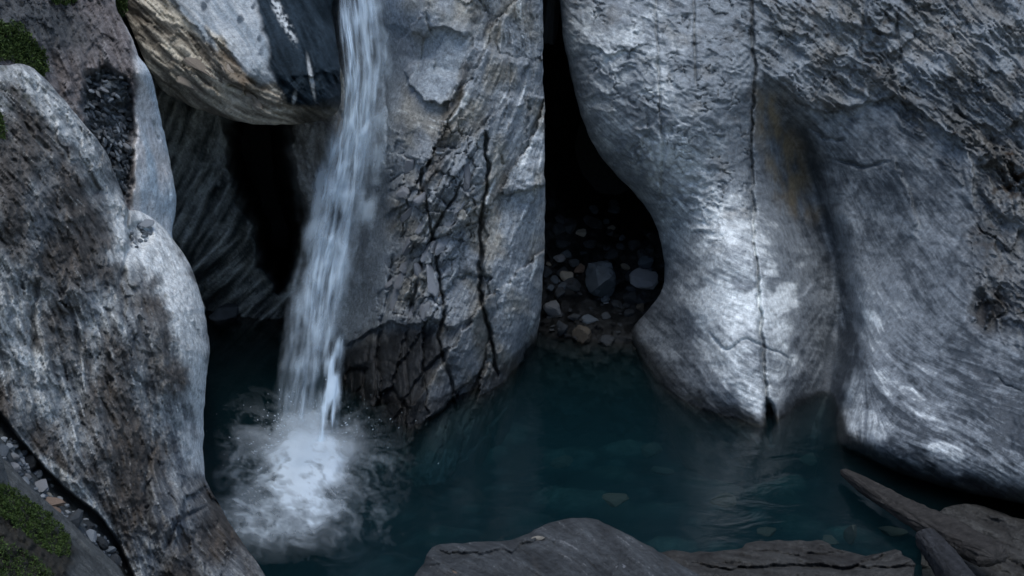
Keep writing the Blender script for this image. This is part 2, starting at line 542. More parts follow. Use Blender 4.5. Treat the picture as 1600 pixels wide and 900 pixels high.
    for pl, amp, fall, sd_, fl in [
        ([(1185, 105), (1250, 160), (1290, 178), (1400, 150), (1470, 200), (1530, 235)], 0.10, 60, 21, -1),
        ([(1395, 240), (1420, 300), (1440, 380)], 0.07, 40, 22, 1), ([(1350, -60), (1358, 40), (1402, 60)], 0.09, 50, 23, -1),
        ([(1500, 190), (1520, 260), (1525, 330)], 0.08, 50, 24, 1), ([(900, 70), (960, 85), (1010, 70)], 0.05, 30, 25, -1),
        ([(1235, 480), (1290, 420), (1330, 440)], 0.03, 50, 26, 1), ([(1555, 215), (1590, 290), (1600, 330)], 0.10, 40, 27, 1)]:
        dsp = dsp + scarp(px, py, pl, amp, fall, 10, sd_, fl)
    hole = blob(px, py, 1548, 482, 26, 34, 20, 1.2) * sstep(-0.2, 0.2, fbm(px / 16, py / 16, 3, 77) + 0.25)
    dsp = dsp + 0.13 * hole
    # the marble: pale scoured bands, pebbly patches, dark mica seams
    tone = 0.36 + calm * (0.032 * l2 + 0.016 * l3 + 0.12 * fbm(px / 14, py / 12, 3, 44)) + 0.035 * l1 + 0.27 * fbm(px / 90, py / 90, 4, 40) + 0.18 * fbm(wx / 24, wy / 15, 4, 41) + 0.10 * fbm(px / 7, py / 6, 2, 43)
    pale = 0.95 * poly_mask(px, py, [(1092, 470), (1130, 440), (1235, 470), (1240, 560), (1226, 615), (1204, 668), (1178, 646), (1128, 606), (1098, 545)], 18, 30, 7) + 0.45 * blob(px, py, 1150, 420, 95, 80, 0, 1.5) + 1.0 * poly_mask(px, py, [(1336, 575), (1352, 630), (1402, 655), (1385, 690), (1330, 702), (1300, 694), (1318, 630)], 10, 14, 8) + 0.55 * poly_mask(px, py, [(1350, 470), (1372, 500), (1410, 590), (1400, 620), (1368, 590), (1345, 520)], 10, 24, 9) + 0.55 * blob(px, py, 990, 150, 120, 190, 0, 1.6) \
        + 0.30 * blob(px, py, 1400, 540, 60, 130, -30, 1.5) + 0.3 * blob(px, py, 1130, 420, 110, 90, 0, 1.5) + 0.35 * blob(px, py, 1470, 630, 60, 40, 30, 1.5) + 0.35 * blob(px, py, 1545, 730, 110, 30, 25, 1.5) \
        + 0.45 * blob(px, py, 1085, 300, 85, 100, 0, 1.5)
    low = blob(px, py, 1480, 640, 240, 90, 12, 1.2)
    tone = tone + low * (0.05 * l2 + 0.03 * l1) - 0.07 * sstep(1330, 1420, px) + 0.05 * rough + 0.40 * pale - 0.22 * low - 0.22 * net * (scal + rough) + 0.16 * scal * fbm(wx / 40, wy / 26, 3, 96)
    tone = tone - 0.24 * fe * np.exp(-np.maximum(-fs, 0) / 55) * sstep(20, -10, fs) - 0.12 * blob(px, py, 1060, 560, 32, 120, -28, 1.2) - 0.12 * blob(px, py, 1400, 250, 130, 90, 30, 1.5)  # groove shade painted in: tone darkens towards the fold line
    q1, q2, qi, _, _ = worley((px + 0.6 * (wx - px)) / 30 + 0.3 * l3 * 0.2, (py + 0.3 * l3) / 17, 11)
    spots = 0.75 * sstep(0.48, 0.22, q1 + 0.12 * fbm(px / 8, py / 6, 2, 80)) * sstep(90, 130, qi * 1.0) * poly_mask(px, py, [(1070, 350), (1250, 350), (1290, 430), (1240, 520), (1090, 470)], 25, 30, 4)
    u2 = px * math.cos(R(25)) + py * math.sin(R(25)); v2 = -px * math.sin(R(25)) + py * math.cos(R(25))
    e1, e2, ei, _, _ = worley(u2 / 46 + 0.1 * l3, v2 / 17, 15)
    lens = 0.65 * sstep(0.46, 0.2, e1 + 0.12 * fbm(px / 8, py / 6, 2, 81)) * sstep(120, 150, ei * 1.0) * poly_mask(px, py, [(1330, 600), (1470, 560), (1620, 690), (1620, 800), (1420, 740)], 25, 30, 5)
    tone = tone + 0.26 * spots + 0.26 * lens
    tone = tone + 0.3 * (blob(px, py, 1478, 706, 30, 14, 15, 0.25) + blob(px, py, 1440, 640, 34, 11, 28, 0.3) + blob(px, py, 1229, 460, 18, 20, 0, 0.3) + blob(px, py, 1425, 615, 24, 8, 25, 0.3))
    tone = np.clip(tone, 0, 1)
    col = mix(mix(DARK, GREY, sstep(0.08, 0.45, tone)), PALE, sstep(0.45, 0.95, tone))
    warm = rough * sstep(0.0, 0.5, fbm(px / 55, py / 55, 3, 55) + 0.2) * 0.7 + rough2 * 0.5 + 0.4 * scal * sstep(0.1, 0.5, fbm(px / 45, py / 45, 3, 56))
    col = mix(col, col * np.array([1.12, 0.98, 0.84]) * 0.75, np.clip(warm, 0, 1))
    och = poly_mask(px, py, [(1180, 140), (1215, 160), (1245, 230), (1275, 330), (1255, 350), (1225, 320), (1190, 240)], 22, 16, 6) * sstep(-0.5, 0.4, fbm(px / 18, py / 50, 3, 70))
    col = mix(col, OCHRE * 1.2, 0.9 * och)
    lich = sstep(0.25, 0.55, fbm(px / 13, py / 11, 3, 71) + 0.7 * fbm(px / 90, py / 90, 2, 72)) * (rough * 0.8 + rough2 * 0.7 + 0.25 * scal)
    col = mix(col, UMBER * 0.6, 0.75 * lich)
    col = mix(col, UMBER * 0.5, 0.7 * hole)
    wet = 0.35 * calm + 0.3 * low
    foot = blob(px, py, 1250, 640, 26, 40, 10, 1.0)
    col = mix(col, DARK * 1.1, 0.3 * foot)
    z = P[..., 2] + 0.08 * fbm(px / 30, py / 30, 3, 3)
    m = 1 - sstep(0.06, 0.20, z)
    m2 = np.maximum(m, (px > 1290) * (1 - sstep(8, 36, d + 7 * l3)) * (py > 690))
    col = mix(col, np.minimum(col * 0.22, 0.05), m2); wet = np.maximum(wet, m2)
    return dsp, col, wet


def art_pillar(px, py, P, d):
    flow = [(560, 300, 88), (590, 60, 85), (650, 60, -40), (680, 110, -60), (660, 200, 20), (760, 200, -58), (800, 300, -64), (720, 400, -60), (640, 400, -50),
            (800, 480, -76), (700, 560, -60), (600, 580, 85), (840, 300, 88), (840, 60, 86), (560, 500, 86)]
    f, l1, l2, l3 = combed(px, py, flow, 40, 9)
    flank = poly_mask(px, py, [(480, -95), (622, -95), (628, 120), (612, 250), (606, 420), (600, 500), (540, 560), (480, 560)], 16, 14, 1)
    flake = poly_mask(px, py, [(618, 235), (650, 250), (668, 275), (715, 175), (748, 225), (756, 330), (700, 430), (702, 505), (600, 508), (598, 440), (640, 360), (612, 300)], 26, 16, 2)
    c, s = math.cos(R(-58)), math.sin(R(-58))
    wx = px + 9 * fbm(px / 20, py / 20, 3, 7); wy = py + 9 * fbm(px / 20, py / 20, 3, 8)
    u, v = wx * c + wy * s, -wx * s + wy * c
    f1, f2, cid, ox, oy = worley(u / 34, v / 17, 2)
    tilt = (_GX[cid] * ox * 0.9 + _GY[cid] * oy * 0.6)
    fl = (cid / 256.0 - 0.5) * 0.9 + tilt - 0.9 * sstep(0.09, 0.0, f2 - f1)
    g1, g2, gid, gx_, gy_ = worley(u / 190 + 3, v / 58, 6)
    plates = (gid / 256.0 - 0.5) + 0.9 * (_GX[gid] * gx_ + _GY[gid] * gy_)
    front = np.clip(1 - flank, 0, 1)
    calm = poly_mask(px, py, [(600, -120), (745, -120), (738, 60), (695, 175), (655, 270), (625, 240), (605, 200)], 14, 14, 12)
    dsp = -0.075 * flake * fl - 0.22 * plates * front * (1 - 0.4 * flake) * (1 - 0.75 * calm)
    q = 1 - 0.8 * calm
    dsp += (-0.004 * l1 * (0.5 + front) - 0.004 * l2 * (0.4 + front) - 0.003 * l3 * (0.3 + front)) * q + 0.04 * fbm(px / 70, py / 90, 3, 30)
    dsp += -0.014 * (ridged(wx / 44, wy / 40, 4, 19) - 0.5) * (0.35 + 0.65 * front)
    g_all = 0
    for pl, w_, dp, wob, sd_ in [
        ([(757, 205), (759, 223), (762, 257), (758, 302), (749, 340), (753, 387), (750, 451), (761, 508), (770, 542), (778, 590)], 2.3, 0.20, 6, 1),
        ([(655, 270), (662, 300), (676, 357), (685, 425), (695, 481), (684, 527), (696, 564), (713, 640)], 2.2, 0.16, 6, 2),
        ([(722, 285), (700, 325), (681, 357), (659, 413), (647, 459), (640, 505)], 2.1, 0.14, 6, 3),
        ([(613, 400), (610, 450), (596, 504), (590, 560), (586, 640)], 3.0, 0.11, 4, 4),
        ([(575, 545), (568, 600), (572, 640)], 2.6, 0.08, 3, 5), ([(635, 505), (633, 560), (640, 640)], 2.4, 0.07, 3, 6),
        ([(664, 20), (672, 45), (662, 70), (655, 110)], 2.4, 0.05, 4, 7), ([(603, 60), (602, 130), (606, 210), (603, 260)], 2.4, 0.05, 5, 8),
        ([(748, 590), (765, 560), (774, 575)], 2.8, 0.1, 3, 9), ([(784, 20), (775, 60), (782, 90)], 2.2, 0.05, 4, 10),
        ([(800, 100), (790, 170), (775, 215)], 2.0, 0.04, 4, 11), ([(780, 230), (784, 255), (788, 258)], 2.2, 0.06, 3, 12)]:
        dx, g = crack(px, py, pl, w_, dp, wob, sd_)
        dsp = dsp + dx; g_all = np.maximum(g_all, g)
    for pl, amp, fall, sd_, fl_ in [
        ([(632, 100), (636, 120), (646, 142), (666, 155), (685, 168), (706, 158), (722, 120)], 0.10, 46, 21, -1),
        ([(668, 60), (672, 45), (697, 40), (732, 62)], 0.07, 30, 22, -1),
        ([(742, 55), (722, 110), (700, 165), (680, 230), (658, 305)], 0.10, 50, 23, -1),
        ([(828, 146), (838, 147), (852, 152)], 0.09, 60, 24, 1), ([(818, 150), (806, 190), (780, 250), (765, 300)], 0.06, 36, 25, 1),
        ([(537, 545), (575, 520), (605, 506), (640, 508), (690, 498), (700, 520)], 0.09, 40, 26, -1),
        ([(759, 300), (756, 400), (757, 500), (778, 575)], 0.045, 60, 27, -1), ([(640, 240), (660, 262), (664, 300), (640, 310)], 0.08, 24, 28, -1),
        ([(620, 300), (640, 318), (668, 322), (676, 345)], 0.08, 22, 29, -1), ([(640, 375), (655, 385), (664, 420), (640, 430), (632, 470)], 0.08, 22, 30, -1),
        ([(690, 420), (706, 400), (735, 335), (750, 320)], 0.08, 26, 31, -1), ([(660, 505), (690, 495), (700, 470)], 0.08, 22, 32, -1),
        ([(700, 240), (720, 190), (738, 175)], 0.05, 24, 33, -1), ([(726, 300), (742, 320), (748, 340)], 0.06, 24, 34, -1)]:
        dsp = dsp + scarp(px, py, pl, amp * 1.45, fall * 1.2, 9, sd_, fl_)
    dsp = dsp + 0.035 * np.exp(-((g2 - g1) / 0.045) ** 2) * front * (1 - calm) * sstep(-0.3, 0.2, fbm(px / 50, py / 50, 2, 99))
    base = poly_mask(px, py, [(520, 548), (575, 522), (605, 508), (640, 510), (690, 505), (702, 560), (720, 700), (500, 720)], 20, 16, 3)
    b1, b2, bid, bx_, by_ = worley((px + 0.25 * py + 6 * fbm(px / 20, py / 20, 2, 45)) / 36, py / 95, 17)
    dsp = dsp * (1 - 0.45 * base) - base * (0.10 * ((bid / 256.0 - 0.5) + 1.1 * _GX[bid] * bx_ + 0.7 * _GY[bid] * by_) - 0.05 * np.exp(-((b2 - b1) / 0.06) ** 2))
    tone = 0.5 + (0.03 * l2 + 0.015 * l3) * q + 0.05 * l1 + 0.12 * calm + 0.2 * fbm(px / 50, py / 50, 4, 50) + 0.2 * fbm(u / 30, v / 10, 4, 52) * front + 0.1 * fbm(px / 6, py / 7, 2, 53)
    warm = sstep(-0.15, 0.35, fbm(px / 60, py / 80, 3, 51)) * front
    lo = mix(MID * 1.2, np.array([0.14, 0.135, 0.13]), warm); hi = mix(np.array([0.33, 0.35, 0.385]), BEIGE * 1.12, warm)
    col = mix(lo, hi, sstep(0.2, 0.85, tone))
    col = mix(col, np.array([0.27, 0.30, 0.34]) * (0.8 + 0.4 * tone[..., None]), blob(px, py, 688, 105, 40, 66, 15, 0.6) * 0.8)
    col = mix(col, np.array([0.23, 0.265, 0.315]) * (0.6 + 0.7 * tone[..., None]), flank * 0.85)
    band = poly_mask(px, py, [(728, 95), (738, 100), (705, 200), (690, 262), (662, 312), (652, 308), (676, 240), (700, 160)], 5, 8, 4)
    col = mix(col, np.array([0.10, 0.082, 0.066]), 0.6 * band)
    vein = sstep(0.55, 0.8, ridged(px / 60, py / 140, 3, 60) - 0.12) * 0
    col = mix(col, PALE, 0.55 * sstep(1.7, 2.6, l2 + 0.3 * l1) * front)
    col = mix(col, UMBER * 0.7, 0.6 * sstep(0.35, 0.6, fbm(px / 12, py / 16, 3, 62)) * front)
    wet = 0.25 * flank
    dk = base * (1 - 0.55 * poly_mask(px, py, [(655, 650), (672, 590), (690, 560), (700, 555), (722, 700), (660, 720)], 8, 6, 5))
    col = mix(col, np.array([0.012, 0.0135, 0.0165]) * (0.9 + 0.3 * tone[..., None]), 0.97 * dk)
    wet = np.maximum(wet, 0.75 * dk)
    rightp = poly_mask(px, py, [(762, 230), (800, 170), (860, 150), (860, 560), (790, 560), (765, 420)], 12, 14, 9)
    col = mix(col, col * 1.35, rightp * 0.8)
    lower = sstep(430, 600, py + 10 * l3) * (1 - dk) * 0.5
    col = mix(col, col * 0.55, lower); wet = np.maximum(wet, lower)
    col, wet = waterline(P, col, wet, 0.14, 3)
    return dsp, col, wet


def art_left(px, py, P, d):
    flow = [(40, 160, 45), (100, 250, 50), (180, 290, 58), (250, 370, 70), (250, 480, 76), (300, 560, 88), (150, 600, 78), (60, 450, 70), (100, 800, 72), (300, 800, 62),
            (380, 850, 50), (20, 300, 50), (310, 690, 82), (200, 740, 80), (120, 780, 50)]
    f, l1, l2, l3 = combed(px, py, flow, 60, 14)
    wx = px + 10 * fbm(px / 26, py / 26, 3, 7); wy = py + 10 * fbm(px / 26, py / 26, 3, 8)
    c, s = math.cos(R(66)), math.sin(R(66))
    u, v = wx * c + wy * s, -wx * s + wy * c
    f1, f2, cid, ox, oy = worley(u / 70, v / 18, 4)
    scale_ = (cid / 256.0 - 0.5) * 0.7 + (_GX[cid] * ox * 0.9 + _GY[cid] * oy * 0.5)
    k1, k2, kid, kx, ky = worley(u / 30, v / 9, 14)
    flk = (kid / 256.0 - 0.5) + (_GX[kid] * kx + _GY[kid] * ky)
    edge = poly_mask(px, py, [(205, 320), (260, 340), (310, 430), (335, 540), (330, 760), (306, 730), (280, 560), (255, 470), (190, 400)], 26, 36, 1)
    rib = poly_mask(px, py, [(-20, 95), (45, 95), (80, 125), (165, 230), (205, 335), (190, 400), (150, 310), (80, 190), (20, 130), (-20, 130)], 18, 20, 2)
    patch = poly_mask(px, py, [(-30, 370), (30, 400), (60, 470), (80, 560), (100, 650), (60, 660), (20, 600), (-30, 560)], 25, 40, 3)
    smooth = np.clip(edge, 0, 1)
    rgh = 1 - 0.6 * smooth
    dsp = -0.034 * scale_ * rgh - 0.020 * flk * rgh - 0.006 * l1 * rgh - 0.006 * l2 * rgh - 0.010 * l3 * rgh - 0.022 * (ridged(u / 40, v / 14, 4, 71) - 0.5) * rgh + 0.12 * fbm(px / 110, py / 140, 3, 30)
    dsp += -0.07 * (ridged(u / 80, v / 40, 4, 17) - 0.5) * rgh
    dsp += 0.014 * (ridged(px / 30, py / 24, 3, 18) - 0.5) * edge
    for pl, w_, dp, wob, sd_ in [([(200, 330), (202, 380), (190, 440), (196, 520)], 3.5, 0.06, 6, 1), ([(60, 440), (48, 500), (56, 560)], 6, 0.10, 8, 2),
                                 ([(40, 190), (52, 215), (80, 235)], 4, 0.10, 5, 3), ([(235, 690), (228, 760), (235, 850)], 4, 0.08, 8, 4), ([(258, 860), (272, 820), (300, 800), (322, 790)], 4, 0.08, 6, 5)]:
        dx, g = crack(px, py, pl, w_, dp, wob, sd_)
        dsp = dsp + dx
    for pl, amp, fall, sd_, fl in [([(60, 370), (62, 420), (92, 465), (110, 440)], 0.10, 40, 21, 1), ([(196, 300), (200, 350), (203, 392)], 0.12, 40, 22, 1),
                                   ([(270, 850), (290, 780), (320, 760), (345, 800)], 0.12, 60, 23, -1), ([(130, 300), (165, 380), (180, 460)], 0.06, 40, 24, 1),
                                   ([(120, 560), (160, 640), (170, 720)], 0.05, 40, 25, 1)]:
        dsp = dsp + scarp(px, py, pl, amp, fall, 12, sd_, fl)
    ledge = blob(px, py, 218, 366, 20, 18, 0, 0.6)
    dsp = dsp + 0.07 * ledge
    # the slate gully below the rib
    gl = poly_mask(px, py, [(-260, 470), (0, 646), (60, 722), (100, 762), (150, 800), (182, 842), (212, 905), (230, 1000), (-260, 1000)], 2.5, 3, 6)
    gd, _, _ = seg_dist(px, py, [(-260, 470), (0, 646), (60, 722), (100, 762), (150, 800), (182, 842), (212, 905), (230, 1000)])
    dsp = dsp * (1 - 0.6 * gl) + gl * (0.26 - 0.0105 * np.minimum(gd, 60))
    cr = poly_mask(px, py, [(-20, 640), (55, 700), (100, 735), (150, 780), (190, 840), (220, 905), (205, 905), (170, 838), (140, 800), (90, 760), (50, 722), (-20, 665)], 6, 8, 7)
    tone = 0.31 + 0.075 * l2 + 0.055 * l3 + 0.07 * l1 + 0.12 * fbm(u / 160, v / 60, 4, 40) + 0.11 * fbm(u / 130, v / 10, 4, 45) + 0.07 * fbm(px / 6, py / 7, 2, 46) + 0.06 * (kid / 256.0 - 0.5)
    pale = np.clip(edge * 0.68 + rib * 0.42 + patch * 0.24 + 0.36 * cr, 0, 0.7)
    tone = np.clip(tone + pale - 0.16 * blob(px, py, 290, 830, 130, 90, 40, 1.4), 0, 1)
    tone = np.clip(tone + 0.3 * sstep(1.9, 3.2, l1 + 0.5 * l2), 0, 1)
    warm = np.clip(1 - 1.6 * pale, 0, 1) * sstep(-0.5, 0.3, fbm(px / 80, py / 120, 3, 42))
    lo = mix(MID, np.array([0.048, 0.043, 0.041]), warm); mid_ = mix(np.array([0.28, 0.295, 0.315]), np.array([0.105, 0.094, 0.09]), warm)
    hi = mix(np.array([0.62, 0.63, 0.65]), np.array([0.30, 0.285, 0.275]), warm * 0.9)
    col = mix(mix(lo, mid_, sstep(0.08, 0.42, tone)), hi, sstep(0.42, 0.88, tone))
    rust = sstep(0.15, 0.5, fbm(px / 22, py / 40, 3, 47)) * (1 - smooth) * sstep(250, 420, py)
    col = mix(col, np.array([0.13, 0.10, 0.08]), 0.3 * rust)
    col = mix(col, np.array([0.05, 0.046, 0.045]), 0.45 * sstep(0.4, 0.75, fbm(u / 90, v / 26, 4, 48) + 0.12 * l2) * (1 - 0.7 * smooth))
    moss = blob(px, py, 20, 130, 60, 40, 30, 1.6) * sstep(0, 0.4, fbm(px / 14, py / 14, 3, 49))
    col = mix(col, np.array([0.045, 0.05, 0.03]), 0.6 * moss)
    col = mix(col, np.array([0.05, 0.058, 0.066]), 0.9 * gl)
    wet = 0.25 * (1 - smooth) * sstep(0.1, 0.5, fbm(px / 40, py / 60, 3, 52)) + 0.3 * gl
    return dsp, col, wet


def art_outcrop(px, py, P, d):
    flow = [(100, 50, 70), (150, 150, 70), (120, 260, 60), (230, 200, 85), (250, 300, 88), (205, 80, 60), (20, 40, 50), (170, 210, 20)]
    f, l1, l2, l3 = combed(px, py, flow, 80, 14)
    slab = poly_mask(px, py, [(160, -60), (192, 20), (212, 80), (216, 130), (208, 180), (211, 250), (203, 330), (200, 420), (330, 420), (300, 100), (220, -60)], 5, 10, 1)
    rub = poly_mask(px, py, [(130, 116), (165, 106), (203, 118), (208, 200), (204, 300), (198, 330), (182, 300), (140, 225), (130, 170)], 7, 12, 2)
    wx = px + 8 * fbm(px / 20, py / 20, 3, 7); wy = py + 8 * fbm(px / 20, py / 20, 3, 8)
    c, s = math.cos(R(70)), math.sin(R(70))
    u, v = wx * c + wy * s, -wx * s + wy * c
    f1, f2, cid, ox, oy = worley(u / 40, v / 16, 4)
    sc_ = (cid / 256.0 - 0.5) * 0.8 + (_GX[cid] * ox + _GY[cid] * oy * 0.5)
    rgh = 1 - 0.85 * slab
    h1, h2, hid, hx, hy = worley(wx / 15, wy / 9, 8)
    shard = (hid / 256.0 - 0.5) + (_GX[hid] * hx + _GY[hid] * hy) * 1.2
    dsp = -0.035 * sc_ * rgh - 0.03 * (ridged(wx / 24, wy / 26, 3, 71) - 0.5) * rgh - 0.007 * l1 * rgh - 0.005 * l2 * rgh - 0.012 * l3 * (0.3 + rgh) + 0.10 * fbm(px / 100, py / 120, 3, 30)
    dsp += 0.13 * rub - 0.06 * rub * shard
    for pl, w_, dp, wob, sd_ in [([(238, 188), (243, 210), (248, 222)], 2.5, 0.06, 2, 1), ([(250, 250), (262, 285), (266, 310)], 1.6, 0.03, 2, 2), ([(150, 60), (160, 110), (158, 130)], 3, 0.06, 6, 3)]:
        dx, g = crack(px, py, pl, w_, dp, wob, sd_)
        dsp = dsp + dx
    dsp = dsp + scarp(px, py, [(204, 100), (207, 180), (211, 250), (204, 330)], 0.05, 40, 4, 5, -1)
    tone = np.clip(0.34 + 0.05 * l2 + 0.03 * l3 + 0.07 * l1 + 0.22 * fbm(px / 50, py / 60, 4, 40) + 0.24 * fbm(u / 22, v / 9, 4, 41) + 0.1 * fbm(px / 6, py / 7, 2, 42), 0, 1)
    lo = np.array([0.075, 0.064, 0.066]); mi = np.array([0.165, 0.145, 0.148]); hi = np.array([0.42, 0.41, 0.42])
    col = mix(mix(np.broadcast_to(lo, px.shape + (3,)), mi, sstep(0.08, 0.42, tone)), hi, sstep(0.42, 0.95, tone))
    st = np.clip(0.5 + 0.10 * l2 + 0.12 * l3 + 0.03 * l1, 0, 1)
    sl_ = mix(np.broadcast_to(np.array([0.52, 0.54, 0.57]), px.shape + (3,)), np.array([0.72, 0.72, 0.73]), st)
    tint = sstep(215, 265, px + 14 * l3)
    sl_ = mix(sl_ * np.array([1.06, 0.99, 0.97]), sl_ * np.array([0.78, 0.88, 0.98]), tint)
    col = mix(col, sl_, slab)
    col = mix(col, np.array([0.06, 0.07, 0.082]) * (0.5 + 1.3 * (hid / 256.0))[..., None], 0.92 * rub)
    col = mix(col, np.array([0.05, 0.058, 0.066]), 0.8 * blob(px, py, 50, 30, 100, 40, 20, 1.2))
    wet = 0.25 * slab + 0.3 * rub
    return dsp, col, wet


def art_boulder(px, py, P, d):
    flow = [(230, 60, 40), (300, 120, 40), (380, 170, 28), (290, 30, 45), (430, 180, 5), (340, 40, 60), (420, 60, 68), (480, 80, 72), (510, 140, 78), (500, 178, 20)]
    f, l1, l2, l3 = combed(px, py, flow, 100, 8)
    top = poly_mask(px, py, [(256, -60), (262, -5), (285, 22), (318, 60), (340, 78), (322, 40), (345, 60), (378, 100), (402, 130), (430, 128), (560, 100), (560, -90), (256, -90)], 5, 9, 1)
    blue = poly_mask(px, py, [(398, -90), (402, 20), (416, 60), (418, 110), (436, 140), (450, 162), (500, 172), (560, 165), (560, -90)], 5, 9, 2)
    side = 1 - top
    wx = px + 8 * fbm(px / 22, py / 22, 3, 7); wy = py + 8 * fbm(px / 22, py / 22, 3, 8)
    c, s = math.cos(R(38)), math.sin(R(38))
    u, v = wx * c + wy * s, -wx * s + wy * c
    f1, f2, cid, ox, oy = worley(u / 95, v / 20, 4)
    lay = (cid / 256.0 - 0.5) * 0.8 + (_GX[cid] * ox * 0.6 + _GY[cid] * oy * 0.8)
    dsp = -0.075 * lay * side - 0.006 * l1 * (0.4 + side) - 0.008 * l2 * (0.4 + side) - 0.014 * l3 * (0.3 + side) + 0.05 * fbm(px / 60, py / 60, 3, 30)
    dsp += -0.05 * (ridged(u / 70, v / 18, 4, 13) - 0.5) * side
    for pl, amp, fall, sd_, fl in [([(256, -20), (285, 22), (318, 60), (330, 100), (350, 130), (402, 140)], 0.10, 60, 21, -1), ([(322, 34), (330, 75), (352, 122), (395, 150)], 0.09, 30, 22, -1),
                                   ([(270, 80), (300, 110), (350, 152)], 0.08, 26, 23, 1), ([(438, 142), (455, 165), (510, 168), (532, 150)], 0.10, 50, 24, -1), ([(215, 20), (250, 50), (280, 60)], 0.07, 24, 25, 1)]:
        dsp = dsp + scarp(px, py, pl, amp, fall, 9, sd_, fl)
    tone = np.clip(0.5 + 0.12 * l2 + 0.10 * l3 + 0.07 * l1 + 0.15 * fbm(px / 40, py / 40, 3, 40), 0, 1)
    col = mix(np.array([0.15, 0.13, 0.11]) + 0 * px[..., None], np.array([0.60, 0.54, 0.46]), sstep(0.15, 0.95, tone))
    col = mix(col, np.array([0.12, 0.085, 0.058]), 0.6 * blob(px, py, 370, 110, 50, 20, 40, 1.2) + 0.3 * sstep(0.2, 0.5, fbm(px / 30, py / 30, 3, 43)) * side)
    gt = mix(np.array([0.22, 0.25, 0.285]) + 0 * px[..., None], np.array([0.42, 0.43, 0.45]), sstep(0.25, 0.9, tone + 0.15 * fbm(px / 26, py / 60, 3, 44)))
    s1, s2, si, _, _ = worley((px + 6 * fbm(px / 20, py / 20, 2, 81)) / 21, (py + 0.35 * px) / 30, 3)
    spot = sstep(0.0, 0.10, 0.12 + 0.22 * (si / 256.0) - s1) * sstep(120, 130, si * 1.0) * poly_mask(px, py, [(300, 0), (400, -10), (415, 110), (385, 100)], 8, 6, 5)
    gt = mix(gt, np.array([0.045, 0.06, 0.08]), 0.85 * spot)
    col = mix(col, gt, top)
    bl = mix(np.array([0.006, 0.011, 0.016]) + 0 * px[..., None], np.array([0.024, 0.036, 0.050]), sstep(0.2, 0.95, tone))
    w1 = blob(px, py, 440, 25, 7, 42, -28, 1.0) * sstep(-0.2, 0.2, fbm(px / 8, py / 8, 3, 45)); w2 = blob(px, py, 486, 120, 3, 30, -10, 1) + blob(px, py, 460, 153, 3, 10, 10, 1)
    bl = mix(bl, PALE * 0.9, np.clip(0.8 * w1 + 0.5 * w2, 0, 1))
    col = mix(col, bl, blue)
    lowr = blob(px, py, 505, 178, 50, 18, -15, 1.0)
    col = mix(col, np.array([0.035, 0.033, 0.03]), 0.8 * lowr)
    wet = 0.35 * blue + 0.1 * top
    return dsp, col, wet


def art_cavewall(px, py, P, d):
    flow = [(290, 250, -62), (330, 300, -58), (350, 420, -45), (280, 180, -75), (460, 250, 75), (480, 320, 80), (560, 300, 86), (400, 460, -40), (420, 250, 80)]
    f, l1, l2, l3 = combed(px, py, flow, 120, 7)
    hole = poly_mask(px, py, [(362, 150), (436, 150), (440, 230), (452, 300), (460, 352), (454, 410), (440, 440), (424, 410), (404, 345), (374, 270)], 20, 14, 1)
    right = poly_mask(px, py, [(436, 150), (640, 150), (640, 500), (470, 480), (462, 350), (448, 300), (440, 240)], 7, 10, 2)
    dsp = 3.4 * hole - 0.008 * l1 - 0.016 * l2 - 0.035 * l3 + 0.12 * fbm(px / 60, py / 60, 3, 30)
    dsp += -0.06 * right * (ridged(px / 22, py / 30, 4, 15) - 0.5)
    tone = np.clip(0.46 + 0.10 * l2 + 0.07 * l3 + 0.06 * l1 + 0.22 * fbm(px / 40, py / 40, 4, 40) - 0.16 * sstep(310, 420, py + 0.3 * (px - 300)), 0, 1)
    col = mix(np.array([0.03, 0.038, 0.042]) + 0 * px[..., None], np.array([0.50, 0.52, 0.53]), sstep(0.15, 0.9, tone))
    col = mix(col, np.array([0.40, 0.42, 0.45]), 0.6 * blob(px, py, 338, 285, 12, 40, 18, 1.2) * sstep(0, 0.3, fbm(px / 10, py / 18, 3, 41)))
    rc = mix(np.array([0.07, 0.062, 0.056]) + 0 * px[..., None], np.array([0.30, 0.29, 0.285]), sstep(0.15, 0.95, tone + 0.15))
    col = mix(col, rc, right)
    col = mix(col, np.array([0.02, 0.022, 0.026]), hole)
    wet = 0.5 + 0 * px
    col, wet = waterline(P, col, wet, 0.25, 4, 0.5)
    return dsp, col, wet


def art_cave(px, py, P, d):
    f, l1, l2, l3 = combed(px, py, [(860, 0, 88), (900, 300, 85), (950, 450, 10), (1000, 550, 10)], 140, 8)
    w1, w2, wi, ox, oy = worley(px / 15, py / 10, 3)
    rub = sstep(240, 330, py)
    dsp = -0.07 * rub * ((wi / 256.0 - 0.5) + _GX[wi] * ox) + 0.15 * fbm(px / 50, py / 50, 3, 30) - 0.02 * l3
    dsp = dsp + 1.6 * blob(px, py, 960, 250, 60, 90, 0, 1.4)
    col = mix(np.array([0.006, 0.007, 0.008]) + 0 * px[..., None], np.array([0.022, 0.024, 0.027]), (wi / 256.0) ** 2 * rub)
    wet = 0.4 + 0 * px
    return dsp, col, wet


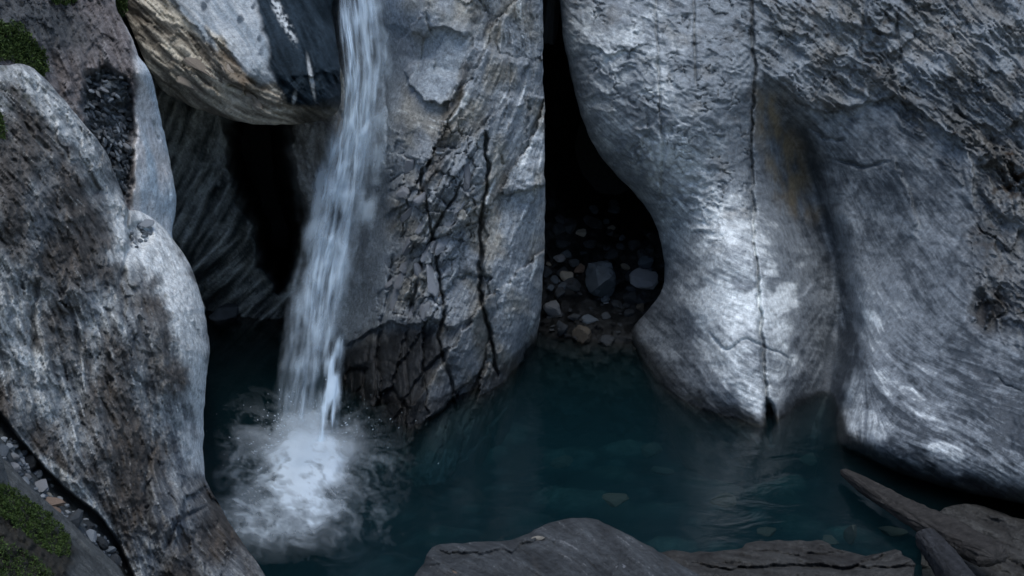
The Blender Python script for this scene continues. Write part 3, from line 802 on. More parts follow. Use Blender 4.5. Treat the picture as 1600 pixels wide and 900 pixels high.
def art_front(px, py, P, d):
    f, l1, l2, l3 = combed(px, py, [(700, 880, 25), (850, 840, 30), (950, 840, 40), (1020, 880, 40)], 160, 8)
    wx = px + 10 * fbm(px / 30, py / 30, 3, 7); wy = py + 10 * fbm(px / 30, py / 30, 3, 8)
    dsp = -0.003 * l1 - 0.005 * l2 - 0.010 * l3 + 0.06 * fbm(px / 90, py / 50, 3, 30) - 0.02 * (ridged(wx / 90, wy / 30, 4, 12) - 0.5)
    for pl, w_, dp, sd_ in [([(865, 818), (872, 840), (860, 860)], 2, 0.02, 1), ([(650, 885), (690, 880), (720, 900)], 2, 0.03, 2)]:
        dx, g = crack(px, py, pl, w_, dp, 4, sd_); dsp = dsp + dx
    for pl, amp, fall, sd_, fl in [([(672, 856), (720, 866), (800, 858), (860, 836)], 0.05, 40, 21, -1), ([(940, 905), (980, 870), (1050, 885)], 0.04, 30, 22, 1)]:
        dsp = dsp + scarp(px, py, pl, amp, fall, 9, sd_, fl)
    tone = np.clip(0.45 + 0.10 * l2 + 0.07 * l3 + 0.08 * l1 + 0.2 * fbm(px / 70, py / 50, 4, 40), 0, 1)
    col = mix(np.array([0.022, 0.024, 0.027]) + 0 * px[..., None], np.array([0.074, 0.079, 0.087]), tone)
    col = mix(col, np.array([0.20, 0.20, 0.21]), 0.7 * sstep(2.1, 3.0, l1 + 0.4 * l2))
    col = mix(col, np.array([0.065, 0.058, 0.054]), 0.3 * sstep(0.2, 0.5, fbm(px / 50, py / 40, 3, 44)))
    return dsp, col, 0.1 + 0 * px


def art_slab(px, py, P, d):
    f, l1, l2, l3 = combed(px, py, [(1050, 870, 3), (1250, 870, 6), (1400, 870, -20), (1550, 850, 25)], 180, 8)
    wx = px + 10 * fbm(px / 30, py / 30, 3, 7); wy = py + 8 * fbm(px / 30, py / 30, 3, 8)
    dsp = -0.004 * l1 - 0.008 * l2 - 0.016 * l3 - 0.06 * (ridged(wx / 70, wy / 22, 4, 12) - 0.5)
    for pl, w_, dp, sd_ in [([(1080, 882), (1140, 890), (1240, 884), (1320, 888), (1430, 886)], 2.5, 0.08, 1), ([(1300, 900), (1350, 880), (1400, 860)], 2.5, 0.06, 2), ([(1180, 860), (1240, 868), (1330, 862)], 2, 0.04, 3)]:
        dx, g = crack(px, py, pl, w_, dp, 5, sd_); dsp = dsp + dx
    tone = np.clip(0.42 + 0.12 * l2 + 0.1 * l3 + 0.08 * l1 + 0.2 * fbm(px / 60, py / 40, 4, 40), 0, 1)
    col = mix(np.array([0.016, 0.015, 0.015]) + 0 * px[..., None], np.array([0.066, 0.064, 0.063]), tone)
    return dsp, col, 0.15 + 0 * px


def art_corner(px, py, P, d):
    f, l1, l2, l3 = combed(px, py, [(50, 780, 42), (120, 850, 42), (0, 850, 45)], 200, 8)
    dsp = -0.002 * l1 - 0.004 * l2 - 0.008 * l3 + 0.05 * fbm(px / 80, py / 60, 3, 30)
    soil = poly_mask(px, py, [(-260, 700), (0, 752), (60, 800), (110, 840), (118, 880), (90, 920), (-260, 1000)], 8, 14, 1)
    dsp = dsp - 0.05 * soil + 0.06 * soil * fbm(px / 16, py / 16, 3, 31)
    tone = np.clip(0.5 + 0.1 * l2 + 0.1 * l3 + 0.2 * fbm(px / 50, py / 50, 3, 40), 0, 1)
    col = mix(np.array([0.04, 0.044, 0.047]) + 0 * px[..., None], np.array([0.10, 0.105, 0.11]), tone)
    col = mix(col, np.array([0.022, 0.020, 0.016]), 0.92 * soil)
    return dsp, col, 0.1 + 0 * px


# ------------------------------------------------------------------ the gorge
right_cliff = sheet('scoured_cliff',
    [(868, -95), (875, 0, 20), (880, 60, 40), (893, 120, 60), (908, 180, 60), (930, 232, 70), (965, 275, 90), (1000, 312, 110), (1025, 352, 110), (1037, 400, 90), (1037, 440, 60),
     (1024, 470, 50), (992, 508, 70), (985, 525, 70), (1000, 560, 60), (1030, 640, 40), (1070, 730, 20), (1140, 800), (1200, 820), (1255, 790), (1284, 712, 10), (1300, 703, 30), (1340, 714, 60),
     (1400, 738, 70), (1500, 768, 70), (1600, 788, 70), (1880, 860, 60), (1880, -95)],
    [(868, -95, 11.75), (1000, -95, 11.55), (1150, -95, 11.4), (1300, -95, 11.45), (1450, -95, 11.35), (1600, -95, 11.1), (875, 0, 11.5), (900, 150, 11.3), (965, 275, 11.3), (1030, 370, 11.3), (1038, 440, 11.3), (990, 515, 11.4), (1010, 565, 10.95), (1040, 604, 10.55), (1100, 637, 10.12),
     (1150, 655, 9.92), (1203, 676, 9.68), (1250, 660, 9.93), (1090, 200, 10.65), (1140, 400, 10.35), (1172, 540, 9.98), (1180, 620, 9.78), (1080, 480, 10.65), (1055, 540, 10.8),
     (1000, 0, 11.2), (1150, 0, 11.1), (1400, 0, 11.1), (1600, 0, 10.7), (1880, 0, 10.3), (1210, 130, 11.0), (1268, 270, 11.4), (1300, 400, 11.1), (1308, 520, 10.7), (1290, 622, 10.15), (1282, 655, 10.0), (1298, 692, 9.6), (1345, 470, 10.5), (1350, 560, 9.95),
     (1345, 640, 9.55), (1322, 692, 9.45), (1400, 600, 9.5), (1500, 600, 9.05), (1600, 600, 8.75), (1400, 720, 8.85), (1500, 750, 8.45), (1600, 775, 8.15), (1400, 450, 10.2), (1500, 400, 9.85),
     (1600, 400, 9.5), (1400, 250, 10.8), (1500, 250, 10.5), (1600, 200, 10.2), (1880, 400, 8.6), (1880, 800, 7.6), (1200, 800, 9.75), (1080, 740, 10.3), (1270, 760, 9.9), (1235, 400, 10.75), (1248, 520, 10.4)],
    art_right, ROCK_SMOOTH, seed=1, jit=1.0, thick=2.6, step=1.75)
tag(right_cliff.o, 'tall pale grey scoured cliff with deep groove and vertical crack on the right', 'cliff')

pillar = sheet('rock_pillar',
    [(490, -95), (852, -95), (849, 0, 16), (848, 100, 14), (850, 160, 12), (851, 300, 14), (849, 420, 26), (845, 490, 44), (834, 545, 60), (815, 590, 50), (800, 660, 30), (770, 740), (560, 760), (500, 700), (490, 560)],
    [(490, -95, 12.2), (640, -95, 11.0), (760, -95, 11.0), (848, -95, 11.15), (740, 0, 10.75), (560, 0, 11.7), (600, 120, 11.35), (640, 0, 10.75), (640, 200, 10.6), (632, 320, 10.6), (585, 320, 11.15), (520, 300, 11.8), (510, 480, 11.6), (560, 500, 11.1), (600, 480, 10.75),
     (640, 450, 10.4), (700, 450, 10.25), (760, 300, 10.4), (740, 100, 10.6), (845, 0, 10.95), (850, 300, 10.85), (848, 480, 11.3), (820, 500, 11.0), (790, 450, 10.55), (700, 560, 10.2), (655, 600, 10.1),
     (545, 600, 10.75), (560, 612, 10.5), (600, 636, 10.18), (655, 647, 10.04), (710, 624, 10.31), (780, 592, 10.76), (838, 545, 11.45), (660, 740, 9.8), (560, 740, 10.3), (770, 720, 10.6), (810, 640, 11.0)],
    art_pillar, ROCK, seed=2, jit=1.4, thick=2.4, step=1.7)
tag(pillar.o, 'tall fractured grey and beige rock pillar standing in the pool beside the waterfall', 'rock pillar')

left_cliff = sheet('left_outcrop',
    [(-260, 60), (-20, 100, 20), (38, 100, 20), (75, 128, 16), (120, 180, 16), (162, 232, 18), (186, 288, 14), (200, 328, 8), (212, 328, 10), (245, 346, 30), (280, 388, 60), (305, 432, 80), (320, 490, 90), (327, 542, 90),
     (322, 600, 80), (318, 660, 70), (320, 738, 50), (343, 790, 40), (380, 850, 36), (415, 900, 36), (470, 1010, 30), (-260, 1010)],
    [(-260, 100, 7.3), (0, 105, 7.6), (75, 130, 7.85), (160, 230, 8.15), (198, 330, 8.4), (245, 345, 8.55), (305, 430, 8.3), (327, 540, 8.05), (320, 650, 8.05), (322, 740, 8.05), (415, 900, 7.45), (450, 1000, 6.9),
     (0, 300, 6.9), (100, 300, 7.4), (200, 450, 7.65), (250, 550, 7.55), (0, 500, 6.5), (100, 600, 6.8), (200, 700, 7.0), (280, 800, 7.15), (0, 640, 6.25), (100, 800, 6.4), (200, 900, 6.55), (300, 900, 6.95),
     (-260, 500, 6.3), (-260, 1000, 5.6), (100, 1000, 6.0), (0, 800, 6.1)],
    art_left, ROCK, seed=3, jit=1.3, thick=2.0)
tag(left_cliff.o, 'big brown and white streaked rock outcrop bulging into the pool at the left', 'rock outcrop')

outcrop = sheet('upper_outcrop',
    [(-260, -95), (120, -95), (170, -40, 10), (184, 18, 14), (206, 58, 16), (216, 86, 16), (234, 112, 16), (246, 160, 18), (258, 216, 18), (269, 270, 18), (275, 316, 18), (270, 350, 12), (250, 400), (100, 420), (-260, 300)],
    [(-260, -95, 9.0), (0, 0, 9.0), (175, 0, 9.7), (213, 120, 9.35), (206, 250, 9.2), (246, 160, 9.75), (258, 250, 9.75), (272, 320, 9.75), (205, 350, 9.2), (100, 100, 9.1), (0, 80, 8.6), (150, 200, 9.1), (150, 300, 8.95),
     (50, 300, 8.6), (-260, 250, 8.2), (250, 400, 9.5)],
    art_outcrop, ROCK, seed=4, jit=1.2, thick=2.0)
tag(outcrop.o, 'mauve brown rock outcrop with a smooth pale slab along its right edge, upper left', 'rock outcrop')

boulder = sheet('wedged_boulder',
    [(185, -95), (188, 0, 24), (203, 38, 24), (222, 84, 26), (240, 122, 26), (262, 148, 28), (310, 171, 36), (350, 184, 40), (395, 194, 40), (430, 195, 40), (490, 191, 30), (520, 180, 24), (532, 160, 22), (531, 110, 20), (525, 55, 18), (518, 15, 14), (512, -95)],
    [(188, 0, 10.9), (262, 148, 10.65), (350, 182, 10.38), (430, 195, 10.18), (530, 160, 10.5), (525, 0, 11.1), (300, 30, 10.6), (370, 90, 10.2), (430, 130, 10.0), (480, 80, 10.2), (500, 140, 10.05), (400, -95, 11.0), (200, -95, 11.2), (340, 150, 10.4),
     (520, -95, 11.5), (400, 20, 10.5), (260, 100, 10.6)],
    art_boulder, ROCK_MATTE, seed=5, jit=1.3, thick=2.2, cap=True)
tag(boulder.o, 'huge boulder wedged above the left cave, brown side, dark blue wet face beside the waterfall', 'boulder')

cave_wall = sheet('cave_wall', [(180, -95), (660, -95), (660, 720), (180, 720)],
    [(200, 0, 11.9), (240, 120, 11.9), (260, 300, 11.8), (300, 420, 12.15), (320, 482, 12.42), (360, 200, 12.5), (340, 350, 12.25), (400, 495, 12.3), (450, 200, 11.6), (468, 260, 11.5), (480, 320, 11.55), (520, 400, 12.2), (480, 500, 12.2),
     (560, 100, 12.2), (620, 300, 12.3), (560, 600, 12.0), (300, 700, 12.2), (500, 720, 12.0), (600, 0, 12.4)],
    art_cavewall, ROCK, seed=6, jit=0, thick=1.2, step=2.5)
tag(cave_wall.o, kind='structure')

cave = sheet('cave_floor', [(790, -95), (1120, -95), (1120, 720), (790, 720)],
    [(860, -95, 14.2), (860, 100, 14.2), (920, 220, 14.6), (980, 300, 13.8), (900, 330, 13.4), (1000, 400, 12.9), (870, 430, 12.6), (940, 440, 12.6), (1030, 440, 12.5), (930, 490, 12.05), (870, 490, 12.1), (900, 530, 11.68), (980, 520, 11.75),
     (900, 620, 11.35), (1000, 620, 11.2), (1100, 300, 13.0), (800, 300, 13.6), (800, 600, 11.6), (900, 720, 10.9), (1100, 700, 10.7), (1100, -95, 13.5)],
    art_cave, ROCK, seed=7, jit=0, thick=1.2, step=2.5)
tag(cave.o, kind='structure')

front = sheet('foreground_boulder',
    [(625, 960), (646, 900, 18), (662, 880, 14), (674, 856, 12), (722, 848, 16), (800, 843, 18), (842, 824, 18), (882, 811, 20), (926, 810, 22), (962, 826, 24), (1012, 852, 26), (1060, 880, 26), (1105, 912, 20), (1150, 1000), (625, 1010)],
    [(674, 856, 6.3), (800, 843, 6.45), (925, 810, 6.7), (1012, 852, 6.4), (1090, 900, 6.0), (700, 900, 5.9), (850, 880, 6.1), (950, 880, 6.15), (900, 1000, 5.2), (650, 1000, 5.2), (1100, 1000, 5.3)],
    art_front, ROCK, seed=8, jit=1.6, thick=1.3, cap=True, aspect=1.6)
tag(front.o, 'flat topped bare grey boulder at the bottom centre, in front of the pool', 'boulder')

slab = sheet('shore_slab',
    [(1000, 880), (1035, 862, 6), (1090, 862, 8), (1150, 858, 8), (1180, 846, 8), (1285, 845, 8), (1300, 854, 8), (1340, 866, 8), (1365, 868, 6), (1398, 857, 6), (1412, 868, 6), (1430, 880, 6), (1425, 905), (1400, 1000), (1000, 1000)],
    [(1035, 862, 7.5), (1180, 846, 7.6), (1285, 845, 7.6), (1398, 857, 7.45), (1430, 885, 7.2), (1200, 900, 7.05), (1050, 900, 7.0), (1400, 900, 7.05), (1200, 1000, 6.4), (1000, 1000, 6.4), (1400, 1000, 6.4), (1300, 870, 7.35)],
    art_slab, ROCK, seed=9, jit=2.2, thick=0.9, cap=True)
tag(slab.o, 'long low cracked brown grey slab on the shore between the foreground boulder and the slanting slab', 'rock slab')

corner = sheet('corner_rock',
    [(-260, 600), (-30, 690, 10), (30, 742, 10), (60, 772, 10), (112, 816, 10), (160, 862, 10), (196, 902, 10), (250, 1010), (-260, 1010)],
    [(-260, 600, 5.8), (0, 715, 5.95), (112, 816, 6.05), (196, 902, 6.0), (0, 850, 5.35), (100, 900, 5.45), (-260, 900, 5.0), (0, 1000, 4.8), (200, 1000, 5.3)],
    art_corner, ROCK, seed=10, jit=1.5, thick=1.2)
tag(corner.o, 'smooth grey sloping rock with green moss on it in the bottom left corner', 'rock')

back_slab = sheet('back_slab',
    [(1440, 860), (1468, 800, 10), (1520, 788, 10), (1600, 812, 10), (1880, 880, 10), (1880, 1010), (1500, 1010), (1450, 940)],
    [(1468, 800, 8.4), (1520, 790, 8.45), (1600, 812, 8.2), (1880, 880, 7.6), (1500, 870, 7.9), (1500, 900, 7.65), (1700, 950, 7.2), (1500, 1010, 7.0), (1880, 1010, 6.7)],
    art_slab, ROCK, seed=11, jit=2.0, thick=0.9, cap=True)
tag(back_slab.o, 'dark flat rock slab under the right cliff, behind the slanting slab', 'rock slab')

# unseen dark sheets added above and behind the caves to block sky light
def grid_obj(name, xs, ys, zf, mat, col, wet=0.3):
    X, Y = np.meshgrid(xs, ys)
    Z = zf(X, Y)
    V = np.stack([X, Y, Z], -1).reshape(-1, 3)
    H, W = X.shape
    i = np.arange(H * W).reshape(H, W)
    F = np.stack([i[:-1, :-1].ravel(), i[:-1, 1:].ravel(), i[1:, 1:].ravel(), i[1:, :-1].ravel()], 1)
    return mesh_obj(name, V, F, mat, None, True, np.broadcast_to(np.array(col), (len(V), 3)), np.full(len(V), wet))

top_blocker = grid_obj('sky_blocker', np.linspace(-9, 9, 60), np.linspace(11.9, 18, 30), lambda x, y: 3.45 + 0.25 * (y - 11.9) + 0.1 * fbm(x, y, 3, 4), ROCK, (0.03, 0.033, 0.036))
tag(top_blocker, kind='structure')
back = grid_obj('sky_blocker', np.linspace(-9, 9, 40), np.linspace(14.8, 17.0, 60), lambda x, y: -2 + (y - 14.8) * 7.0 + 0.1 * fbm(x, y * 5, 3, 4), ROCK, (0.03, 0.033, 0.036))
tag(back, kind='structure')
def build_bed():
    xs = np.linspace(-9, 9, 420); ys = np.linspace(-3, 15, 420)
    X, Y = np.meshgrid(xs, ys)
    qx = X + 0.15 * fbm(X * 2, Y * 2, 3, 4); qy = Y + 0.15 * fbm(X * 2, Y * 2, 3, 9)
    f1, f2, cid, ox, oy = worley(qx * 2.4, qy * 3.0, 6)
    g1, g2, gid, _, _ = worley(qx * 6, qy * 7, 9)
    Z = -0.62 - 0.5 * sstep(-0.2, -2.2, X) + 0.62 * sstep(8.4, 6.6, Y - 0.12 * np.maximum(X, 0)) + 0.12 * fbm(X * 1.3, Y * 1.3, 4, 5)
    Z = Z + 0.16 * np.maximum(0, 0.55 - f1) * (cid > 110) + 0.05 * np.maximum(0, 0.5 - g1)
    big = (cid > 110) * sstep(0.5, 0.35, f1)
    col = mix(np.array([0.035, 0.033, 0.03]) + 0 * X[..., None], np.array([0.30, 0.26, 0.21]), big * (cid / 256.0) ** 2 * (0.6 + 0.5 * fbm(X * 8, Y * 8, 3, 11)))
    col = mix(col, np.array([0.16, 0.15, 0.13]), 0.6 * (gid > 200) * sstep(0.5, 0.3, g1))
    V = np.stack([X, Y, Z], -1).reshape(-1, 3); H, W = X.shape
    i = np.arange(H * W).reshape(H, W)
    F = np.stack([i[:-1, :-1].ravel(), i[:-1, 1:].ravel(), i[1:, 1:].ravel(), i[1:, :-1].ravel()], 1)
    return mesh_obj('pool_bed', V, F, ROCK, None, True, np.clip(col, 0.01, 0.4).reshape(-1, 3), np.full(H * W, 0.3))


bed = build_bed()
tag(bed, kind='structure')

# ------------------------------------------------------------------ water of the pool
def water_mat():
    m, t, out = new_mat('pool_water')
    N, L = t.nodes.new, t.links.new
    tr = N('ShaderNodeBsdfTransparent'); gl = N('ShaderNodeBsdfGlossy'); gl.inputs['Roughness'].default_value = 0.10
    fr = N('ShaderNodeFresnel'); fr.inputs['IOR'].default_value = 1.33
    tc = N('ShaderNodeTexCoord')
    mp = N('ShaderNodeMapping'); mp.inputs['Scale'].default_value = (1.0, 1.5, 1.0)
    n = N('ShaderNodeTexNoise'); n.inputs['Scale'].default_value = 3.2; n.inputs['Detail'].default_value = 4; n.inputs['Distortion'].default_value = 0.8
    b = N('ShaderNodeBump'); b.inputs['Strength'].default_value = 0.2; b.inputs['Distance'].default_value = 0.05
    L(tc.outputs['Object'], mp.inputs[0]); L(mp.outputs[0], n.inputs['Vector']); L(n.outputs['Fac'], b.inputs['Height'])
    L(b.outputs[0], gl.inputs['Normal']); L(b.outputs[0], fr.inputs['Normal'])
    mx = N('ShaderNodeMixShader')
    L(fr.outputs[0], mx.inputs[0]); L(tr.outputs[0], mx.inputs[1]); L(gl.outputs[0], mx.inputs[2])
    L(mx.outputs[0], out.inputs['Surface'])
    va = N('ShaderNodeVolumeAbsorption'); va.inputs['Color'].default_value = (0.10, 0.47, 0.55, 1); va.inputs['Density'].default_value = 2.3
    vs = N('ShaderNodeVolumeScatter'); vs.inputs['Color'].default_value = (0.22, 0.61, 0.74, 1); vs.inputs['Density'].default_value = 0.13
    ad = N('ShaderNodeAddShader')
    L(va.outputs[0], ad.inputs[0]); L(vs.outputs[0], ad.inputs[1]); L(ad.outputs[0], out.inputs['Volume'])
    return m


def build_water():
    xs = np.linspace(-11, 11, 150); ys = np.linspace(-3.5, 14.4, 150)
    X, Y = np.meshgrid(xs, ys)
    H, W = X.shape
    Z = 0.006 * fbm(X * 2, Y * 2.5, 3, 8)
    V = np.stack([X, Y, Z], -1).reshape(-1, 3)
    i = np.arange(H * W).reshape(H, W)
    F = [tuple(q) for q in np.stack([i[:-1, :-1].ravel(), i[:-1, 1:].ravel(), i[1:, 1:].ravel(), i[1:, :-1].ravel()], 1).tolist()]
    rim = list(i[0, :]) + list(i[1:, -1]) + list(i[-1, -2::-1]) + list(i[-2:0:-1, 0])
    base = len(V); n = len(rim)
    low = V[rim].copy(); low[:, 2] = -2.6
    V = np.concatenate([V, low])
    for k in range(n):
        F.append((int(rim[k]), base + k, base + (k + 1) % n, int(rim[(k + 1) % n])))
    F.append(tuple(base + k for k in range(n))[::-1])
    return mesh_obj('water', V, F, water_mat())


tag(build_water(), kind='structure')


def froth_mat(name, c=(0.66, 0.81, 0.94, 1)):
    m, t, out = new_mat(name)
    N, L = t.nodes.new, t.links.new
    tr = N('ShaderNodeBsdfTransparent'); df = N('ShaderNodeBsdfDiffuse'); tl = N('ShaderNodeBsdfTranslucent')
    df.inputs['Color'].default_value = c; tl.inputs['Color'].default_value = c
    a = N('ShaderNodeAttribute'); a.attribute_name = 'wet'
    m1 = N('ShaderNodeMixShader'); m1.inputs[0].default_value = 0.35
    L(df.outputs[0], m1.inputs[1]); L(tl.outputs[0], m1.inputs[2])
    mx = N('ShaderNodeMixShader')
    L(a.outputs['Fac'], mx.inputs[0]); L(tr.outputs[0], mx.inputs[1]); L(m1.outputs[0], mx.inputs[2])
    L(mx.outputs[0], out.inputs['Surface'])
    return m


FROTH = froth_mat('falling_water')
FOAM = froth_mat('pool_foam', (0.74, 0.87, 0.98, 1))


def curtain(name, left, right, dens, seed, parent, fine=5.0, long_=150.0, yoff=0.0, rel=0.06, gain=1.0):
    """one veil of the fall between two edges (survey x, survey y, distance)"""
    left = np.array(left, float); right = np.array(right, float)
    ys = np.arange(left[0, 1], left[-1, 1] + 1, 3.0)
    lx = np.interp(ys, left[:, 1], left[:, 0]); rx = np.interp(ys, right[:, 1], right[:, 0])
    k = np.ones(15) / 15
    lx = np.convolve(np.pad(lx, 7, 'edge'), k, 'valid'); rx = np.convolve(np.pad(rx, 7, 'edge'), k, 'valid')
    lY = np.interp(ys, left[:, 1], left[:, 2]); rY = np.interp(ys, right[:, 1], right[:, 2])
    n = int((rx - lx).max() / 1.3) + 2
    T, S = np.meshgrid(np.linspace(0, 1, n), ys)
    wd = (rx - lx).max()
    X = lx[:, None] + (rx - lx)[:, None] * T
    Yd = lY[:, None] + (rY - lY)[:, None] * T
    tw = T * wd + 5 * fbm(T * 3, S / 110, 3, seed + 3)
    st = 0.5 + 0.42 * fbm(tw / (fine * 1.5), S / (long_ * 0.8), 3, seed, 0.55) + 0.45 * fbm(tw / (fine * 4), S / (long_ * 0.5), 3, seed + 9)
    Yd = Yd + yoff - 0.5 * rel * fbm(tw / (fine * 4), S / (long_ * 0.5), 2, seed + 9) - 0.05 * np.sin(np.pi * T)
    X = X + 3 * fbm(T * 4, S / 60, 3, seed + 5)
    env = np.sin(np.pi * np.clip(T, 0, 1)) ** 0.7 * sstep(0.0, 0.26, T + 0.09 * fbm(S / 26, T * 4, 3, seed + 6)) * sstep(0.0, 0.34, 1 - T + 0.10 * fbm(S / 26, T * 4, 3, seed + 7))
    ends = sstep(ys[-1], ys[-1] - 60, S + 14 * fbm(tw / 10, S / 30, 2, seed + 8))
    if ys[0] > 0:
        ends = ends * sstep(ys[0], ys[0] + 110, S + 20 * fbm(tw / 10, S / 30, 2, seed + 4))
    a = np.clip(env * ends * dens(T, S) * sstep(0.27, 0.97, st) * 1.42 * gain, 0, 1)
    P = world(X, S, Yd)
    H, W = X.shape
    i = np.arange(H * W).reshape(H, W)
    F = np.stack([i[:-1, :-1].ravel(), i[1:, :-1].ravel(), i[1:, 1:].ravel(), i[:-1, 1:].ravel()], 1)
    return mesh_obj(name, P.reshape(-1, 3), F, FROTH, parent, True, None, a.ravel())


fall = bpy.data.objects.new('waterfall', None)
C.objects.link(fall)
tag(fall, 'tall white waterfall dropping between the wedged boulder and the rock pillar into the pool', 'waterfall')
ML = [(520, -60, 11.25), (526, 30, 11.0), (533, 110, 10.82), (522, 170, 10.75), (505, 220, 10.68), (486, 290, 10.55), (472, 360, 10.4), (456, 430, 10.25), (446, 520, 10.05), (432, 600, 9.85), (420, 690, 9.6)]
MR = [(590, -60, 11.2), (606, 30, 11.0), (610, 100, 10.85), (606, 180, 10.75), (594, 260, 10.65), (578, 340, 10.55), (563, 420, 10.4), (550, 500, 10.2), (541, 560, 10.05), (533, 620, 9.9), (528, 690, 9.65)]
curtain('veil', ML, MR, lambda t, s: (0.62 - 0.50 * sstep(400, 580, s)) + 0 * t, 11, fall, 6, 190, 0.10)
curtain('veil', ML, MR, lambda t, s: (0.8 - 0.4 * t) * (1 - 0.88 * sstep(420, 580, s)), 21, fall, 4, 130, 0.0, 0.10)
curtain('veil', [(x + 6, y, Y) for x, y, Y in ML], [(x - 8, y, Y) for x, y, Y in MR], lambda t, s: 0.55 * sstep(60, 200, s) * (1 - 0.6 * sstep(500, 620, s)), 31, fall, 9, 90, -0.10, 0.14)
curtain('veil', [(528, -60, 11.2), (527, 20, 10.95), (530, 60, 10.85), (536, 110, 10.75), (528, 180, 10.68), (512, 260, 10.55), (498, 340, 10.4)],
        [(548, -60, 11.2), (552, 20, 10.95), (560, 80, 10.8), (572, 150, 10.75), (574, 220, 10.62), (566, 300, 10.45), (560, 340, 10.4)], lambda t, s: 0.8 + 0 * t, 41, fall, 4, 120, -0.12, 0.08)
curtain('jet', [(506, 430, 10.1), (502, 520, 9.95), (497, 600, 9.8), (488, 700, 9.56), (484, 750, 9.45)], [(548, 430, 10.15), (546, 520, 10.0), (538, 600, 9.85), (530, 700, 9.58), (528, 750, 9.48)],
        lambda t, s: sstep(430, 570, s), 51, fall, 6, 120, -0.12, 0.05, 1.35)
curtain('veil', [(452, 420, 10.2), (440, 520, 10.0), (424, 620, 9.78), (410, 690, 9.6)], [(520, 420, 10.2), (515, 520, 10.0), (510, 600, 9.82), (505, 690, 9.6)],
        lambda t, s: 0.32 + 0 * t, 61, fall, 5, 160, -0.2, 0.12)

curtain('veil', [(540, -60, 11.3), (556, 40, 11.1), (556, 140, 10.95), (545, 260, 10.75), (530, 380, 10.5), (515, 470, 10.3)], [(612, -60, 11.3), (622, 40, 11.05), (622, 140, 10.9), (612, 260, 10.75), (594, 380, 10.55), (575, 470, 10.4)],
        lambda t, s: 0.42 * (1 - 0.6 * sstep(250, 450, s)) + 0 * t, 71, fall, 14, 70, 0.0, 0.04)
curtain('veil', [(510, 170, 10.75), (486, 260, 10.6), (466, 360, 10.4), (446, 450, 10.2), (430, 560, 9.95), (415, 680, 9.65)], [(560, 170, 10.75), (545, 260, 10.6), (525, 360, 10.4), (505, 450, 10.2), (495, 560, 9.95), (490, 680, 9.65)],
        lambda t, s: 0.30 + 0 * t, 81, fall, 12, 110, -0.05, 0.05)

# foam spreading on the pool where the fall lands
def build_foam():
    gx = np.arange(330, 680, 2.2); gy = np.arange(600, 895, 2.2)
    PX, PY = np.meshgrid(gx, gy)
    cx, cy = 462, 735
    wx = PX + 46 * fbm(PX / 60, PY / 34, 4, 3); wy = PY + 30 * fbm(PX / 60, PY / 34, 4, 4)
    core = 1.25 * blob(wx, wy, 484, 708, 38, 40, 0, 2.0) + 0.75 * blob(wx, wy, 468, 760, 46, 44, -8, 2.0) + 0.30 * blob(wx, wy, 440, 800, 84, 50, -16, 2.0)
    ang = np.arctan2((PY - 690) * 1.7, PX - 500); r = np.hypot(PX - 500, (PY - 690) * 1.7)
    rays = ridged(ang * 3.2 + 0.9 * fbm(PX / 50, PY / 30, 3, 5), r / 260, 3, 6)
    wisp = sstep(0.55, 0.85, rays) * sstep(330, 60, r) * 0.55
    lace = sstep(0.62, 0.9, ridged(wx / 44, wy / 22, 3, 8)) * sstep(330, 90, np.hypot(PX - 490, (PY - 740) * 1.5)) * 0.5
    fleck = sstep(0.72, 0.95, ridged(wx / 20, wy / 9, 3, 12)) * sstep(260, 100, np.hypot(PX - 470, (PY - 690) * 1.3)) * 0.35
    th = np.arctan2((PY - 700) * 1.8, PX - 500) + 3.2 * fbm(PX / 80, PY / 48, 3, 15)
    fl = (np.cos(th), np.sin(th) * 0.6)
    w1 = lic(PX.shape, fl, n=22, cell=5, seed=301); w2 = lic(PX.shape, fl, n=12, cell=2, seed=302); w3 = lic(PX.shape, fl, n=34, cell=11, seed=303)
    far = sstep(270, 60, np.hypot((PX - 430) * 1.05, (PY - 755) * 1.35))
    streak = sstep(0.2, 2.6, w1 + 0.8 * w3 + 0.4 * w2)
    brk = fbm(wx / 26, wy / 15, 4, 9)
    a = np.clip(core * (0.80 + 0.07 * w3 + 0.05 * w1 + 1.0 * brk) + far * (0.30 * streak * (0.5 + brk) + 0.22 * wisp + 0.25 * lace * (0.6 + brk) + 0.40 * fleck), 0, 0.93)
    edge = np.clip(np.minimum(np.minimum(PX - 330, 678 - PX), np.minimum(PY - 600, 893 - PY)) / 40, 0, 1)
    a = a * edge
    zz = 0.012 + 0.05 * sstep(0, 1.6, core)
    P = world(PX, PY, ywater(PY, 0.0)); P[..., 2] += zz
    H, W = PX.shape
    i = np.arange(H * W).reshape(H, W)
    keep = (np.maximum(np.maximum(a[:-1, :-1], a[1:, 1:]), np.maximum(a[1:, :-1], a[:-1, 1:])) > 0.01)
    F = np.stack([i[:-1, :-1][keep], i[1:, :-1][keep], i[1:, 1:][keep], i[:-1, 1:][keep]], 1)
    used = np.unique(F); mp = -np.ones(H * W, int); mp[used] = np.arange(len(used))
    o = mesh_obj('foam', P.reshape(-1, 3)[used], mp[F], FOAM, None, True, None, a.ravel()[used])
    tag(o, kind='stuff')


build_foam()


